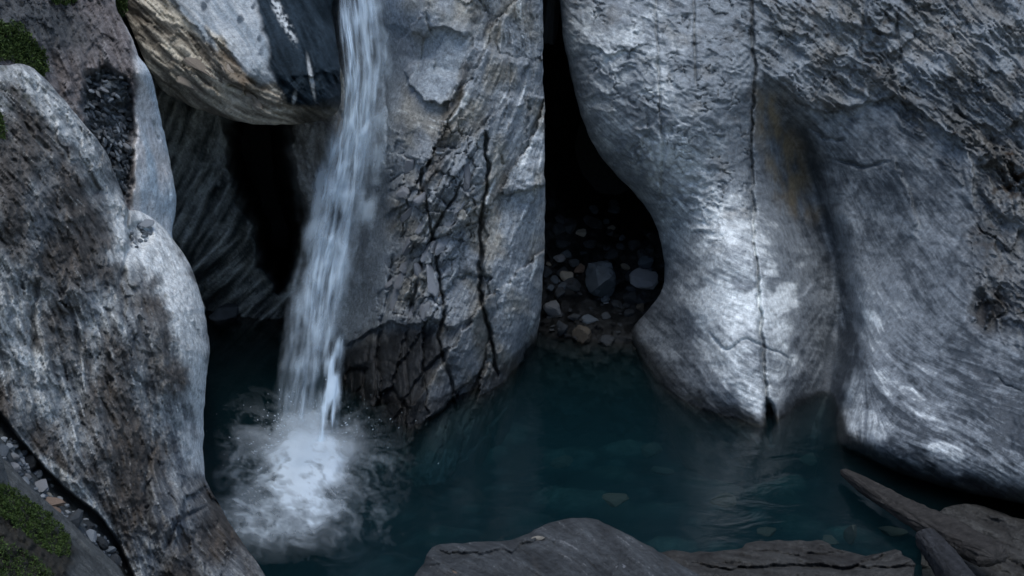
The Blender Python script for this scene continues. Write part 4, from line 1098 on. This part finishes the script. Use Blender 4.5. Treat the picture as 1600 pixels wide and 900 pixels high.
def build_spray():
    """the cloud of spray thrown up by the fall: a real volume standing on the pool"""
    m, t, out = new_mat('spray_mist')
    N, L = t.nodes.new, t.links.new
    tc = N('ShaderNodeTexCoord')
    n = N('ShaderNodeTexNoise'); n.inputs['Scale'].default_value = 4.2; n.inputs['Detail'].default_value = 4; n.inputs['Distortion'].default_value = 0.7; n.inputs['Roughness'].default_value = 0.6
    L(tc.outputs['Object'], n.inputs['Vector'])
    ln = N('ShaderNodeVectorMath'); ln.operation = 'LENGTH'
    mp = N('ShaderNodeMapping'); mp.inputs['Scale'].default_value = (1 / 0.58, 1 / 0.60, 1 / 0.30)
    L(tc.outputs['Object'], mp.inputs[0]); L(mp.outputs[0], ln.inputs[0])
    s = N('ShaderNodeMath'); s.operation = 'MULTIPLY_ADD'; s.inputs[1].default_value = 2.4; s.inputs[2].default_value = -0.45
    L(n.outputs['Fac'], s.inputs[0])
    d = N('ShaderNodeMath'); d.operation = 'SUBTRACT'
    L(s.outputs[0], d.inputs[0]); L(ln.outputs['Value'], d.inputs[1])
    mr = N('ShaderNodeMapRange'); mr.inputs['From Min'].default_value = 0.0; mr.inputs['From Max'].default_value = 0.7; mr.inputs['To Min'].default_value = 0; mr.inputs['To Max'].default_value = 4
    L(d.outputs[0], mr.inputs['Value'])
    v = N('ShaderNodeVolumePrincipled'); v.inputs['Color'].default_value = (0.86, 0.94, 1.0, 1)
    L(mr.outputs[0], v.inputs['Density'])
    L(v.outputs[0], out.inputs['Volume'])
    bm = bmesh.new()
    bmesh.ops.create_icosphere(bm, subdivisions=3, radius=1.0)
    for q in bm.verts:
        q.co.x *= 0.75; q.co.y *= 0.75; q.co.z = q.co.z * 0.55 if q.co.z > 0 else 0.0
    me = bpy.data.meshes.new('spray'); bm.to_mesh(me); bm.free()
    me.materials.append(m)
    o = bpy.data.objects.new('spray', me); C.objects.link(o)
    p = world(470, 712, ywater(712)); o.location = (p[0], p[1], 0.03)
    tag(o, kind='stuff')


build_spray()

def build_droplets():
    r_ = np.random.default_rng(77)
    m, t, out = new_mat('water_drops')
    p = t.nodes.new('ShaderNodeBsdfPrincipled'); p.inputs['Base Color'].default_value = (0.66, 0.81, 0.94, 1); p.inputs['Roughness'].default_value = 0.3
    t.links.new(p.outputs[0], out.inputs['Surface'])
    c0 = world(492, 700, ywater(700))
    V = []; F = []
    for k in range(260):
        a = r_.uniform(0, 2 * np.pi); rad = abs(r_.normal()) * 0.30 + 0.08
        h = max(0.0, r_.normal() * 0.16 + 0.16) * np.exp(-rad * 1.2)
        p0 = c0 + np.array([math.cos(a) * rad - 0.03, math.sin(a) * rad * 0.9, h + 0.02])
        s_ = r_.uniform(0.0012, 0.0032)
        st = s_ * r_.uniform(1, 4)
        d = np.array([math.cos(a) * 0.7, math.sin(a) * 0.7, r_.uniform(-0.3, 1.0)]); d /= np.linalg.norm(d)
        e = np.cross(d, [0.3, 0.1, 1]); e /= np.linalg.norm(e); f = np.cross(d, e)
        b = len(V)
        V += [p0 + d * st, p0 - d * st, p0 + e * s_, p0 - e * s_, p0 + f * s_, p0 - f * s_]
        F += [(b, b + 2, b + 4), (b, b + 4, b + 3), (b, b + 3, b + 5), (b, b + 5, b + 2), (b + 1, b + 4, b + 2), (b + 1, b + 3, b + 4), (b + 1, b + 5, b + 3), (b + 1, b + 2, b + 5)]
    tag(mesh_obj('droplets', V, F, m), kind='stuff')


build_droplets()

# ------------------------------------------------------------------ loose stones
_variants = {}


def stone_mesh(seed, sub=3, flat=0.6, planes=14, rough=0.05):
    key = (seed, sub, flat, planes, rough)
    if key in _variants:
        return _variants[key]
    r = np.random.default_rng(seed)
    bm = bmesh.new()
    bmesh.ops.create_icosphere(bm, subdivisions=sub, radius=1.0)
    nrm = r.normal(size=(planes, 3)); nrm[:, 2] *= 0.7
    nrm = np.concatenate([nrm, [[0.1, 0.1, 1], [-0.1, 0.05, -1]]]); nrm /= np.linalg.norm(nrm, axis=1)[:, None]
    hh = r.uniform(0.5, 0.95, len(nrm)); hh[-2:] = 0.75
    co = np.array([v.co[:] for v in bm.verts])
    dots = co @ nrm.T
    rad = np.min(np.where(dots > 0.05, hh / np.maximum(dots, 0.05), 9), axis=1)
    co = co * np.minimum(rad, 1.15)[:, None]
    nz = fbm(co[:, 0] * 2.2 + seed, co[:, 1] * 2.2 + co[:, 2] * 1.7, 3, seed % 40)
    co = co * (1 + rough * 2 * nz)[:, None]
    co[:, 2] *= flat
    co[:, :2] /= np.abs(co[:, :2]).max(0); co[:, 2] *= 1.0
    for v, c in zip(bm.verts, co):
        v.co = c
    me = bpy.data.meshes.new('stone'); bm.to_mesh(me); bm.free()
    for p in me.polygons:
        p.use_smooth = sub >= 4
    _variants[key] = me
    return me


def frame_axes(n, px, py, ang, Y):
    """axes of a stone lying on a face with normal n, long side at ang degrees in the survey plan"""
    a = world(px, py, Y); b = world(px + 10 * math.cos(R(ang)), py + 10 * math.sin(R(ang)), Y)
    x = b - a; n = np.asarray(n, float)
    x = x - n * (x @ n); x /= np.linalg.norm(x) + 1e-9
    y = np.cross(n, x)
    return x, y, n


def put_stone(name, me, mat, c, axes, sx, sy, sz, parent=None):
    from mathutils import Matrix
    m2 = me if not me.materials or me.materials[0] == mat else None
    if m2 is None:
        k = (me.name, mat.name)
        m2 = _variants.get(k)
        if m2 is None:
            m2 = me.copy(); m2.materials.clear(); m2.materials.append(mat); _variants[k] = m2
    elif not me.materials:
        me.materials.append(mat)
    o = bpy.data.objects.new(name, m2)
    C.objects.link(o)
    x, y, n = axes
    M = Matrix(((x[0] * sx, y[0] * sy, n[0] * sz, c[0]), (x[1] * sx, y[1] * sy, n[1] * sz, c[1]), (x[2] * sx, y[2] * sy, n[2] * sz, c[2]), (0, 0, 0, 1)))
    if parent:
        o.parent = parent
    o.matrix_world = M
    return o


def upright(ang=0, tilt=(0, 0.25)):
    """axes of a stone resting on the ground, its top leaning a little towards the pool"""
    n = np.array([tilt[0], -tilt[1], 1.0]); n /= np.linalg.norm(n)
    x = np.array([math.cos(R(ang)), math.sin(R(ang)), 0.0]); x -= n * (x @ n); x /= np.linalg.norm(x)
    return x, np.cross(n, x), n


def unit(Y):
    return Y * TX / 800 * 1.06


# stones in the dark cave: (name, label, material, survey x, y, width, height, turn, flatness, seed, lean)
CAVE_LIST = [
    ('dark_block', 'large dark blue grey angular block in the middle of the right cave', BLOCK, 935, 438, 54, 76, 8, 0.9, 3, 0.9),
    ('flat_stone', 'flat pointed grey stone on the right side of the cave rubble', GREY_STONE, 1002, 437, 52, 28, -8, 0.45, 5, 0.7),
    ('stone', 'rounded light grey stone at the water edge against the rock pillar', GREY_STONE, 865, 485, 38, 33, 15, 0.8, 8, 0.6),
    ('stone', 'pale tan fist sized stone left of the large dark block', TAN_STONE, 885, 432, 22, 17, 10, 0.8, 9, 0.5),
    ('pebble', 'small bright tan pebble above the flat pointed stone', TAN_STONE, 977, 417, 17, 9, 5, 0.6, 10, 0.5),
    ('stone', 'tan stone high up the dark rubble above the large block', TAN_STONE, 908, 364, 20, 14, -20, 0.7, 11, 0.5),
    ('pebble', 'dim tan pebble farthest up the rubble on the right', TAN_STONE, 955, 356, 15, 11, -30, 0.7, 12, 0.5),
    ('stone', 'dark flat stone just above the top of the large dark block', CAVE_STONE, 923, 381, 24, 12, 5, 0.5, 13, 0.6),
    ('stone', 'dim dark stone touching the pillar edge in the cave', CAVE_STONE, 854, 424, 18, 20, 0, 0.8, 14, 0.5),
    ('stone_sliver', 'thin pale stone sliver lying flat near the pillar in the cave', GREY_STONE, 876, 403, 24, 7, 8, 0.4, 15, 0.5),
    ('stone', 'small dark stone upper left of the large dark block', CAVE_STONE, 898, 411, 20, 14, 20, 0.7, 16, 0.5),
    ('stone_sliver', 'thin tan sliver leaning on the left side of the large dark block', BROWN_STONE, 906, 420, 22, 6, -42, 0.4, 17, 0.6),
    ('stone', 'dark stone below the flat pointed stone in the cave', CAVE_STONE, 986, 463, 26, 22, 10, 0.7, 18, 0.6),
    ('stone', 'dark slab leaning into the water under the rounded light stone', CAVE_STONE, 876, 514, 20, 36, 60, 0.6, 19, 0.9),
    ('stone', 'small dark wedge of stone right of the rounded light stone', CAVE_STONE, 897, 496, 20, 14, 35, 0.6, 20, 0.5),
    ('stone', 'brownish stone half sunk in the water at the cave mouth', MUD, 913, 522, 38, 32, 0, 0.8, 21, 0.6),
    ('stone', 'small brown stone beside the cliff foot in the cave', MUD, 1001, 480, 15, 15, 40, 0.6, 22, 0.5),
    ('stone', 'faint dark stone right of the flat pointed stone near the cliff', CAVE_STONE, 1014, 390, 18, 16, 30, 0.7, 23, 0.5),
    ('pebble', 'tiny tan pebble at the pillar edge left of the pale tan stone', TAN_STONE, 857, 413, 10, 6, 0, 0.6, 24, 0.5),
    ('stone', 'greenish dark stone in shallow water at the cave mouth', CAVE_STONE, 950, 532, 34, 20, 10, 0.6, 25, 0.6),
]
for nm, lb, mt, x, y, wd, ht, ang, fl, sd_, lean in CAVE_LIST:
    p, n = on(cave, x, y + ht * 0.2)
    Yq = p[1] - 0.5 * wd * unit(p[1]) * 0.6
    p = world(x, y, Yq)
    ax = upright(-ang, (0, lean))
    k = unit(Yq) / 2
    o = put_stone(nm, stone_mesh(sd_, 3, 1.0, 12, 0.05), mt, p, ax, wd * k, wd * k * 0.8 if ht < wd else wd * k, ht * k * 1.05)
    tag(o, lb, 'stone')
# the darker angular rubble climbing behind them
_cs = np.random.default_rng(57)
for k in range(44):
    y = _cs.uniform(318, 505); x = _cs.uniform(854, min(1028, 985 + (y - 318) * 0.6) if y < 440 else 1028 - (y - 440) * 0.7)
    p, n = on(cave, x, y)
    s_ = _cs.uniform(10, 24) * unit(p[1]) / 2
    o = put_stone('cave_rock', stone_mesh(240 + k % 8, 3, 1.0, 6, 0.04), BLOCK if k % 3 == 0 else CAVE_STONE, p + np.array([0, -0.02, 0.01]), upright(_cs.uniform(0, 180), (_cs.normal() * 0.3, 0.5)), s_ * 1.25, s_, s_ * 0.85)
    tag(o, ('blue grey' if k % 3 == 0 else 'black') + ' angular rock in the right cave rubble, ' + ('above the large block' if y < 400 else 'beside the large block' if y < 475 else 'near the water edge'), 'rock', 'rocks in the dark cave rubble')
# chips between them
_cp = np.random.default_rng(31)
for k in range(46):
    x = _cp.uniform(852, 1024); y = _cp.uniform(392, 520)
    if x > 1030 - max(0, y - 440) * 0.6:
        continue
    p, n = on(cave, x, y)
    s_ = _cp.uniform(4, 9) * unit(p[1]) / 2
    o = put_stone('cave_pebble', stone_mesh(200 + k % 6, 2, 0.6, 10, 0.04), (SLATE if k % 9 == 0 else CAVE_STONE), p + np.array([0, -0.02, 0.01]), upright(_cp.uniform(0, 180)), s_ * 1.3, s_, s_ * 0.8)
    tag(o, ('small grey slate' if k % 9 == 0 else 'small black') + ' pebble in the right cave rubble, ' + ('behind the large block' if y < 440 else 'between the block and the water'), 'pebble', 'pebbles in the dark cave rubble')

# a dark hanging rock in the slit above the cave, and a dark rock in the left pool
o = put_stone('hanging_rock', stone_mesh(41, 4, 1.0, 12, 0.05), CAVE_STONE, world(860, 20, 12.0), upright(0, (0, 0.2)), 0.09, 0.10, 0.36)
tag(o, 'dark narrow rock jammed in the top of the slit between pillar and cliff', 'rock')
p = world(354, 490, ywater(492))
o = put_stone('pool_rock', stone_mesh(42, 4, 1.0, 12, 0.05), CAVE_STONE, p, upright(10, (0, 0.1)), 0.17, 0.16, 0.11)
tag(o, 'low black rock poking out of the pool below the left cave wall', 'rock')

# slates in the gully, bottom left: (x, y, w, h, turn, material, label)
GULLY = [
    (7, 712, 20, 20, 30, SLATE, 'big dark slate at the upper left end of the gully, cut by the frame'), (17, 704, 18, 10, 15, SLATE, 'grey slate uppermost in the gully under the pale rib'),
    (25, 718, 18, 8, -5, GREY_STONE, 'pale thin slate in the upper gully above the big dark slate'), (46, 726, 28, 20, 12, CAVE_STONE, 'broadest dark slate in the upper gully below the pale rib'),
    (26, 736, 18, 13, 30, GREY_STONE, 'grey angular slate left of the broadest dark slate'), (47, 749, 13, 6, 0, GREY_STONE, 'small pale oval slate in the middle of the gully'),
    (66, 764, 28, 20, -25, GREY_STONE, 'jagged light grey slate in the middle of the gully'), (42, 757, 22, 14, 35, SLATE, 'dark slate left of the jagged light grey slate'),
    (80, 779, 10, 7, 0, TAN_STONE, 'small white pebble above the long brown slate'), (82, 790, 46, 16, 8, BROWN_STONE, 'long rust brown slate across the gully'),
    (87, 804, 24, 14, 10, BROWN_STONE, 'short brown slate under the long rust brown slate'), (40, 712, 12, 12, 60, SLATE, 'small upright slate by the pale rib above the broadest slate'),
    (92, 817, 22, 12, 15, SLATE, 'dark slate below the brown slates'), (116, 818, 26, 34, 50, CAVE_STONE, 'dark smooth block wedged in the lower gully below the brown slates'),
    (142, 826, 20, 14, 55, CAVE_STONE, 'dark block at the top of the lower gully pile'), (146, 842, 24, 18, 50, SLATE, 'dark slate block in the middle of the lower gully pile'),
    (160, 854, 26, 14, 20, CAVE_STONE, 'dark flat slate jutting right in the lower gully pile'), (172, 864, 26, 10, -12, SLATE, 'thin slate lying crosswise low in the gully'), (180, 880, 22, 18, 45, CAVE_STONE, 'lowest dark block of the gully pile at the frame edge'),
    (62, 744, 16, 12, 20, SLATE, 'small dark slate right of the pale oval slate')]
for i, (x, y, wd, ht, ang, mt, lb) in enumerate(GULLY):
    p, n = on(left_cliff, x, y)
    n = np.array([_cp.normal() * 0.12, -0.45 + _cp.normal() * 0.12, 0.9]); n /= np.linalg.norm(n)
    k = unit(p[1]) / 2
    p = p + np.array([0, -0.03, 0.03])
    o = put_stone('slate', stone_mesh(300 + i % 8, 2, 1.0, 5, 0.02), mt, p, frame_axes(n, x, y, ang, p[1]), wd * k * 1.1, ht * k * 1.5, 0.022 if mt is not CAVE_STONE else 0.045)
    tag(o, lb, 'slate', 'slates in the gully')
_cp = np.random.default_rng(32)
for k in range(120):
    t = _cp.uniform(0, 1)
    x = np.interp(t, [0, 0.3, 0.6, 1], [4, 44, 100, 190]) + _cp.normal() * 9; y = np.interp(t, [0, 0.3, 0.6, 1], [690, 732, 798, 884]) + _cp.normal() * 9
    p, n = on(left_cliff, x, y)
    n = np.array([_cp.normal() * 0.25, -0.45 + _cp.normal() * 0.2, 0.9]); n /= np.linalg.norm(n)
    k2 = unit(p[1]) / 2 * _cp.uniform(6, 13)
    o = put_stone('slate_chip', stone_mesh(300 + k % 8, 2, 1.0, 5, 0.02), SLATE, p + np.array([0, -0.01, 0.01]), frame_axes(n, x, y, _cp.uniform(-60, 60), p[1]), k2, k2 * 0.7, 0.014)
    tag(o, 'small slate chip in the ' + ('upper gully above the brown slates' if y < 780 else 'lower gully below the brown slates') + ', bottom left', 'slate chip', 'slate chips in the gully')
# chips on the ledge of the left outcrop
for k in range(26):
    x = _cp.uniform(203, 236); y = _cp.uniform(352, 388) - (x - 203) * 0.2
    p, n = on(left_cliff, x, y)
    n = n + np.array([_cp.normal() * 0.4, -0.3, 0.9]); n /= np.linalg.norm(n)
    k2 = unit(p[1]) / 2 * _cp.uniform(5, 12)
    o = put_stone('slate_chip', stone_mesh(300 + k % 8, 2, 1.0, 5, 0.02), SLATE, p + n * 0.01, frame_axes(n, x, y, _cp.uniform(-30, 40), p[1]), k2, k2 * 0.6, 0.012)
    tag(o, 'dark slate chip in the small pile on the ledge of the white streaked outcrop', 'slate chip', 'slate chips on the ledge')
p, n = on(left_cliff, 226, 354)
tag(put_stone('slate_slab', stone_mesh(303, 2, 1.0, 9, 0.03), SLATE, p + np.array([0, -0.04, 0.03]), upright(5, (0, 0.3)), 0.075, 0.05, 0.010), 'long thin dark slate sticking out on top of the ledge pile', 'slate', 'slate chips on the ledge')
# shards in the dark rubble pocket of the upper outcrop
RUBPOLY = [(134, 120), (165, 110), (201, 122), (206, 200), (203, 290), (198, 325), (184, 295), (144, 222), (134, 170)]
_n = 0
while _n < 130:
    x = _cp.uniform(130, 208); y = _cp.uniform(110, 330)
    if not inside(np.array([x]), np.array([y]), RUBPOLY)[0]:
        continue
    p, n = on(outcrop, x, y)
    n = n + np.array([_cp.normal() * 0.5, -0.1, 0.35 + _cp.normal() * 0.4]); n /= np.linalg.norm(n)
    k2 = unit(p[1]) / 2 * _cp.uniform(6, 16)
    o = put_stone('slate_shard', stone_mesh(300 + _n % 8, 2, 1.0, 5, 0.02), GREY_STONE if _n % 3 == 0 else SLATE, p + np.array([0, -0.03, 0]), frame_axes(n, x, y, _cp.uniform(-20, 60) if y < 190 else _cp.uniform(40, 110), p[1]), k2, k2 * 0.42, 0.016)
    tag(o, ('pale grey' if _n % 3 == 0 else 'dark') + ' slate shard packed in the rubble pocket beside the smooth pale slab, ' + ('upper half' if y < 205 else 'lower half'), 'slate shard', 'shards in the rubble pocket')
    _n += 1


def joined_chips(name, mat, spots):
    V = []; F = []
    base = 0
    for c, ax, sx, sy, sz, sd_ in spots:
        me = stone_mesh(400 + sd_ % 5, 1, 1.0, 8, 0.03)
        co = np.array([v.co[:] for v in me.vertices])
        x, y, n = ax
        V.append(np.asarray(c) + co[:, :1] * sx * x + co[:, 1:2] * sy * y + co[:, 2:] * sz * n)
        F += [tuple(base + i for i in q.vertices) for q in me.polygons]
        base += len(co)
    return mesh_obj(name, np.concatenate(V), F, mat, None, False)


spots = []
for k in range(420):
    x = _cp.uniform(-60, 165); y = _cp.uniform(-40, 62) - 0.15 * x + 12
    if y > 60 - 0.35 * x:
        continue
    p, n = on(outcrop, x, y)
    n = n + np.array([_cp.normal() * 0.4, 0, 0.5]); n /= np.linalg.norm(n)
    s_ = unit(p[1]) / 2 * _cp.uniform(2, 9)
    spots.append((p + np.array([0, -0.02, 0]), frame_axes(n, x, y, _cp.uniform(0, 180), p[1]), s_, s_ * 0.7, s_ * 0.4, k))
tag(joined_chips('gravel', CAVE_STONE, spots), kind='stuff')

# stones on the foreground boulder
for x, y, wd, ht, mt, sd_, lb in [(838, 838, 28, 15, TAN_STONE, 51, 'thin buff stone lying on the shoulder of the foreground boulder'), (903, 847, 13, 9, TAN_STONE, 52, 'small pale pebble near the top of the foreground boulder'),
                                  (970, 883, 19, 16, GREY_STONE, 53, 'squarish grey stone low on the right of the foreground boulder'), (957, 890, 14, 12, CAVE_STONE, 54, 'dark pebble touching the squarish grey stone'),
                                  (713, 892, 20, 13, BROWN_STONE, 55, 'brown stone at the bottom left of the foreground boulder'), (928, 854, 12, 6, GREY_STONE, 56, 'faint grey chip right of the small pale pebble')]:
    p, n = on(front, x, y)
    k = unit(p[1]) / 2
    o = put_stone('pebble', stone_mesh(sd_, 3, 1.0, 10, 0.04), mt, p + n * 0.012, frame_axes(n, x, y, 10 * (sd_ % 5) - 10, p[1]), wd * k, ht * k * 1.1, ht * k * 0.55)
    tag(o, lb, 'pebble')


# long stones: rings along an axis
def long_stone(name, pts, seed, col, lobes=0.25):
    pts = np.array(pts, float)               # survey x, y, distance, half width (survey), half thickness (m)
    n = 150; m = 56
    t = np.linspace(0, len(pts) - 1, n); k = np.arange(len(pts))
    X, Yp, Yd, hw, th = [np.interp(t, k, pts[:, j]) for j in range(5)]
    c = world(X, Yp, Yd)
    ax = np.gradient(c, axis=0); ax /= np.linalg.norm(ax, axis=1)[:, None]
    up = np.array([0, -0.35, 1.0]); side = np.cross(ax, up); side /= np.linalg.norm(side, axis=1)[:, None]
    nn = np.cross(side, ax)
    a = np.linspace(0, 2 * np.pi, m, endpoint=False)
    ca, sa = np.cos(a), np.sin(a)
    ca = np.sign(ca) * np.abs(ca) ** 0.55; sa = np.sign(sa) * np.abs(sa) ** 0.7
    w_ = hw * unit(Yd)
    endp = np.clip(np.minimum(np.arange(n), n - 1 - np.arange(n)) / 4.0, 0.02, 1) ** 0.5
    S, A = np.meshgrid(np.linspace(0, np.linalg.norm(c[-1] - c[0]), n), a, indexing='ij')
    nz = 1 + lobes * fbm(S * 1.5, np.cos(A) * 1.2 + seed, 3, seed) + 0.22 * (ridged(S * 2.2, np.sin(A) * 3 + np.cos(A) * 5, 4, seed + 4) - 0.5) + 0.10 * fbm(S * 14, np.sin(A) * 5 + np.cos(A) * 8, 3, seed + 6)
    V = c[:, None] + side[:, None] * (w_ * endp)[:, None, None] * (ca * nz)[..., None] + nn[:, None] * (th * endp)[:, None, None] * (sa * nz)[..., None]
    V = V.reshape(-1, 3)
    i = np.arange(n * m).reshape(n, m)
    F = [tuple(q) for q in np.stack([i[:-1].ravel(), np.roll(i, -1, 1)[:-1].ravel(), np.roll(i, -1, 1)[1:].ravel(), i[1:].ravel()], 1).tolist()]
    F.append(tuple(int(v) for v in i[0][::-1])); F.append(tuple(int(v) for v in i[-1]))
    tone = (0.8 + 0.7 * fbm(S * 4, np.sin(A) * 6 + np.cos(A) * 9, 4, seed + 8)).reshape(-1, 1)
    return mesh_obj(name, V, F, ROCK, None, True, np.array(col) * tone, np.full(len(V), 0.1))


o = long_stone('slanting_slab', [(1314, 735, 8.95, 5, 0.02), (1350, 757, 8.65, 13, 0.04), (1400, 787, 8.35, 20, 0.045), (1450, 815, 8.05, 25, 0.05), (1510, 848, 7.7, 30, 0.06), (1556, 872, 7.4, 27, 0.06)], 5, (0.038, 0.036, 0.034))
tag(o, 'long tapering grey brown slab slanting from the shore into the pool below the right cliff', 'rock slab')
o = long_stone('rounded_stone', [(1444, 838, 7.62, 16, 0.06), (1470, 870, 7.4, 21, 0.07), (1510, 930, 6.8, 24, 0.10)], 8, (0.03, 0.032, 0.036), 0.1)
tag(o, 'smooth rounded dark stone lying beside the lower end of the slanting slab', 'stone')

# stones under the water
BED = [(1330, 832, 22, 44, 90, 'upright pale stone under water beside the shore slab'), (1018, 702, 36, 26, 10, 'tan stone under water below the foot of the right cliff'), (1036, 736, 42, 18, 0, 'flat tan stone under water right of the pool centre'),
       (1260, 712, 60, 30, 30, 'long brownish stone under water below the groove of the cliff'), (1130, 780, 50, 24, -10, 'dim flat stone under water left of the upright stone'), (1390, 828, 60, 20, 5, 'dim flat stone under water right of the upright stone'),
       (1200, 830, 40, 20, 0, 'dim stone under water just behind the shore slab'), (960, 780, 46, 24, 20, 'dim stone under water behind the foreground boulder'), (1295, 842, 34, 18, 10, 'brown stone under water at the edge of the shore slab'),
       (880, 720, 46, 24, -15, 'dim stone under water in the middle of the pool')]
for i, (x, y, wd, ht, ang, lb) in enumerate(BED):
    zb = -0.40 if y < 760 else -0.22
    Yq = ywater(y, zb)
    p = world(x, y, Yq)
    k = unit(Yq) / 2
    tall = ht > wd
    o = put_stone('sunken_stone', stone_mesh(60 + i, 3, 1.0, 12, 0.06), SUNK, p, upright(-ang if not tall else 0, (0, 0.2)), wd * k, (ht if not tall else wd) * k * 1.6, (ht * 0.6 if not tall else ht) * k)
    tag(o, lb, 'stone')

# flakes standing proud on the pillar and plates on the wedged boulder
FLAKE = rock_mat('flaked_rock', flat=[(0.12, 0.132, 0.15), (0.19, 0.205, 0.225), (0.26, 0.28, 0.31)], bump=0.5)
PLATE = rock_mat('layered_rock', flat=[(0.17, 0.15, 0.125), (0.28, 0.245, 0.205), (0.36, 0.32, 0.275)], bump=0.5)


def part_stone(name, host, mat, x, y, wd, ht, ang, thick, seed, sink=0.3):
    p, n = on(host, x, y)
    k = unit(p[1]) / 2
    n = n + 0.2 * np.random.default_rng(int(x * 7 + y)).normal(size=3); n /= np.linalg.norm(n)
    return put_stone(name, stone_mesh(seed, 3, 1.0, 6, 0.03), mat, p - n * thick * sink, frame_axes(n, x, y, ang, p[1]), wd * k, ht * k, thick, host.o)


for i, (x, y, wd, ht, ang) in enumerate([(640, 262, 34, 18, -40), (655, 310, 26, 16, -60), (640, 330, 36, 20, -30), (660, 352, 30, 16, -75), (628, 300, 22, 14, 10), (636, 412, 44, 20, -75), (652, 432, 40, 16, -82), (668, 395, 40, 18, -60),
                                         (676, 440, 50, 22, -70), (622, 470, 50, 24, -80), (646, 482, 40, 15, -85), (662, 486, 30, 18, -75), (625, 440, 34, 16, -70), (690, 380, 46, 16, -62), (702, 350, 44, 14, -58),
                                         (716, 320, 44, 14, -60), (636, 385, 30, 16, -40), (612, 440, 26, 12, -80), (730, 270, 50, 16, -62), (690, 300, 40, 15, -55)]):
    part_stone('flake', pillar, FLAKE, x, y, wd * 1.15, ht * 1.2, ang, 0.035, 500 + i % 7)
for i, (x, y, wd, ht, ang) in enumerate([(326, 108, 100, 24, 42), (350, 100, 80, 18, 55), (300, 140, 70, 14, 28), (390, 160, 44, 14, 10)]):
    part_stone('layer', boulder, PLATE, x, y, wd, ht, ang, 0.035, 510 + i % 7, 0.8)

# ------------------------------------------------------------------ moss cushions
def moss_mat():
    m, t, out = new_mat('moss')
    N, L = t.nodes.new, t.links.new
    a = N('ShaderNodeAttribute'); a.attribute_name = 'albedo'
    p = N('ShaderNodeBsdfPrincipled'); p.inputs['Roughness'].default_value = 0.7
    p.inputs['Specular IOR Level'].default_value = 0.2
    L(a.outputs['Color'], p.inputs['Base Color']); L(p.outputs[0], out.inputs['Surface'])
    return m


MOSS = moss_mat()


def moss(poly, host, n, label, seed, Yfix=None, puff=0.07):
    r = np.random.default_rng(seed)
    poly = np.array(poly, float)
    lo, hi = poly.min(0), poly.max(0)
    cs = []; ns = []
    while len(cs) < n:
        q = r.uniform(lo, hi, (n, 2))
        q[:, 0] += 3 * r.normal(size=n) * 0
        ok = inside(q[:, 0] + 6 * fbm(q[:, 0] / 9, q[:, 1] / 9, 2, seed), q[:, 1] + 6 * fbm(q[:, 0] / 9, q[:, 1] / 9, 2, seed + 3), poly)
        for x, y in q[ok]:
            if host is None:
                p = world(x, y, Yfix); nn = np.array([0, -0.7, 0.7])
            else:
                p, nn = on(host, x, y)
            cl = 0.5 + 0.8 * float(fbm(np.array([x / 9.0]), np.array([y / 9.0]), 2, seed + 7)[0])
            nn = 0.25 * nn + np.array([0, -0.6, 0.75]); nn = nn / np.linalg.norm(nn)
            cs.append(p + nn * (puff * max(0.05, cl) * r.uniform(0.3, 1.0))); ns.append(nn)
    c = np.array(cs[:n]); nn = np.array(ns[:n])
    d = nn + 0.75 * r.normal(size=(n, 3)); d /= np.linalg.norm(d, axis=1)[:, None]
    t = np.cross(d, r.normal(size=(n, 3))); t /= np.linalg.norm(t, axis=1)[:, None]
    s = r.uniform(1.3, 3.2, (n, 1)) * (c[:, 1:2] * TX / 800)
    V = np.stack([c, c + d * s * 0.8 + t * s * 0.45, c + d * s * 1.9, c + d * s * 0.8 - t * s * 0.45], 1).reshape(-1, 3)
    F = np.arange(4 * n).reshape(n, 4)
    base = np.array([0.022, 0.040, 0.012]); hi_ = np.array([0.065, 0.105, 0.026])
    f = np.clip(r.normal(0.4, 0.3, n), 0, 1)
    col = np.repeat(base * (1 - f[:, None]) + hi_ * f[:, None], 4, 0)
    tag(mesh_obj('moss_cushion', V, F, MOSS, None, False, col), label, 'moss', 'moss cushions on the rocks')


moss([(-30, 740), (5, 755), (28, 766), (60, 790), (95, 815), (114, 845), (112, 872), (86, 868), (45, 838), (12, 812), (-30, 800)], corner, 16000, 'bright green moss cushion on the sloping rock in the bottom left corner', 1)
moss([(-30, 830), (20, 850), (60, 870), (90, 900), (40, 930), (-30, 930)], corner, 5000, 'sparse dark moss tufts on soil below the bottom left cushion', 6, None, 0.04)
moss([(-30, 36), (22, 40), (48, 60), (66, 85), (78, 112), (64, 124), (45, 106), (20, 99), (-30, 100)], outcrop, 9000, 'large dark green moss cushion at the left edge above the front outcrop', 2, None, 0.09)
moss([(76, -40), (122, -40), (118, 6), (100, 12), (82, 8)], outcrop, 3000, 'small moss cushion at the top edge of the upper outcrop', 3)
moss([(150, -40), (196, -40), (200, 10), (196, 26), (184, 20), (170, 8)], None, 3000, 'moss tuft hanging behind the pale slab beside the wedged boulder', 4, 10.45)
moss([(-30, 178), (4, 182), (11, 200), (6, 220), (-30, 225)], left_cliff, 2500, 'small moss cushion on the front outcrop at the left edge', 5)
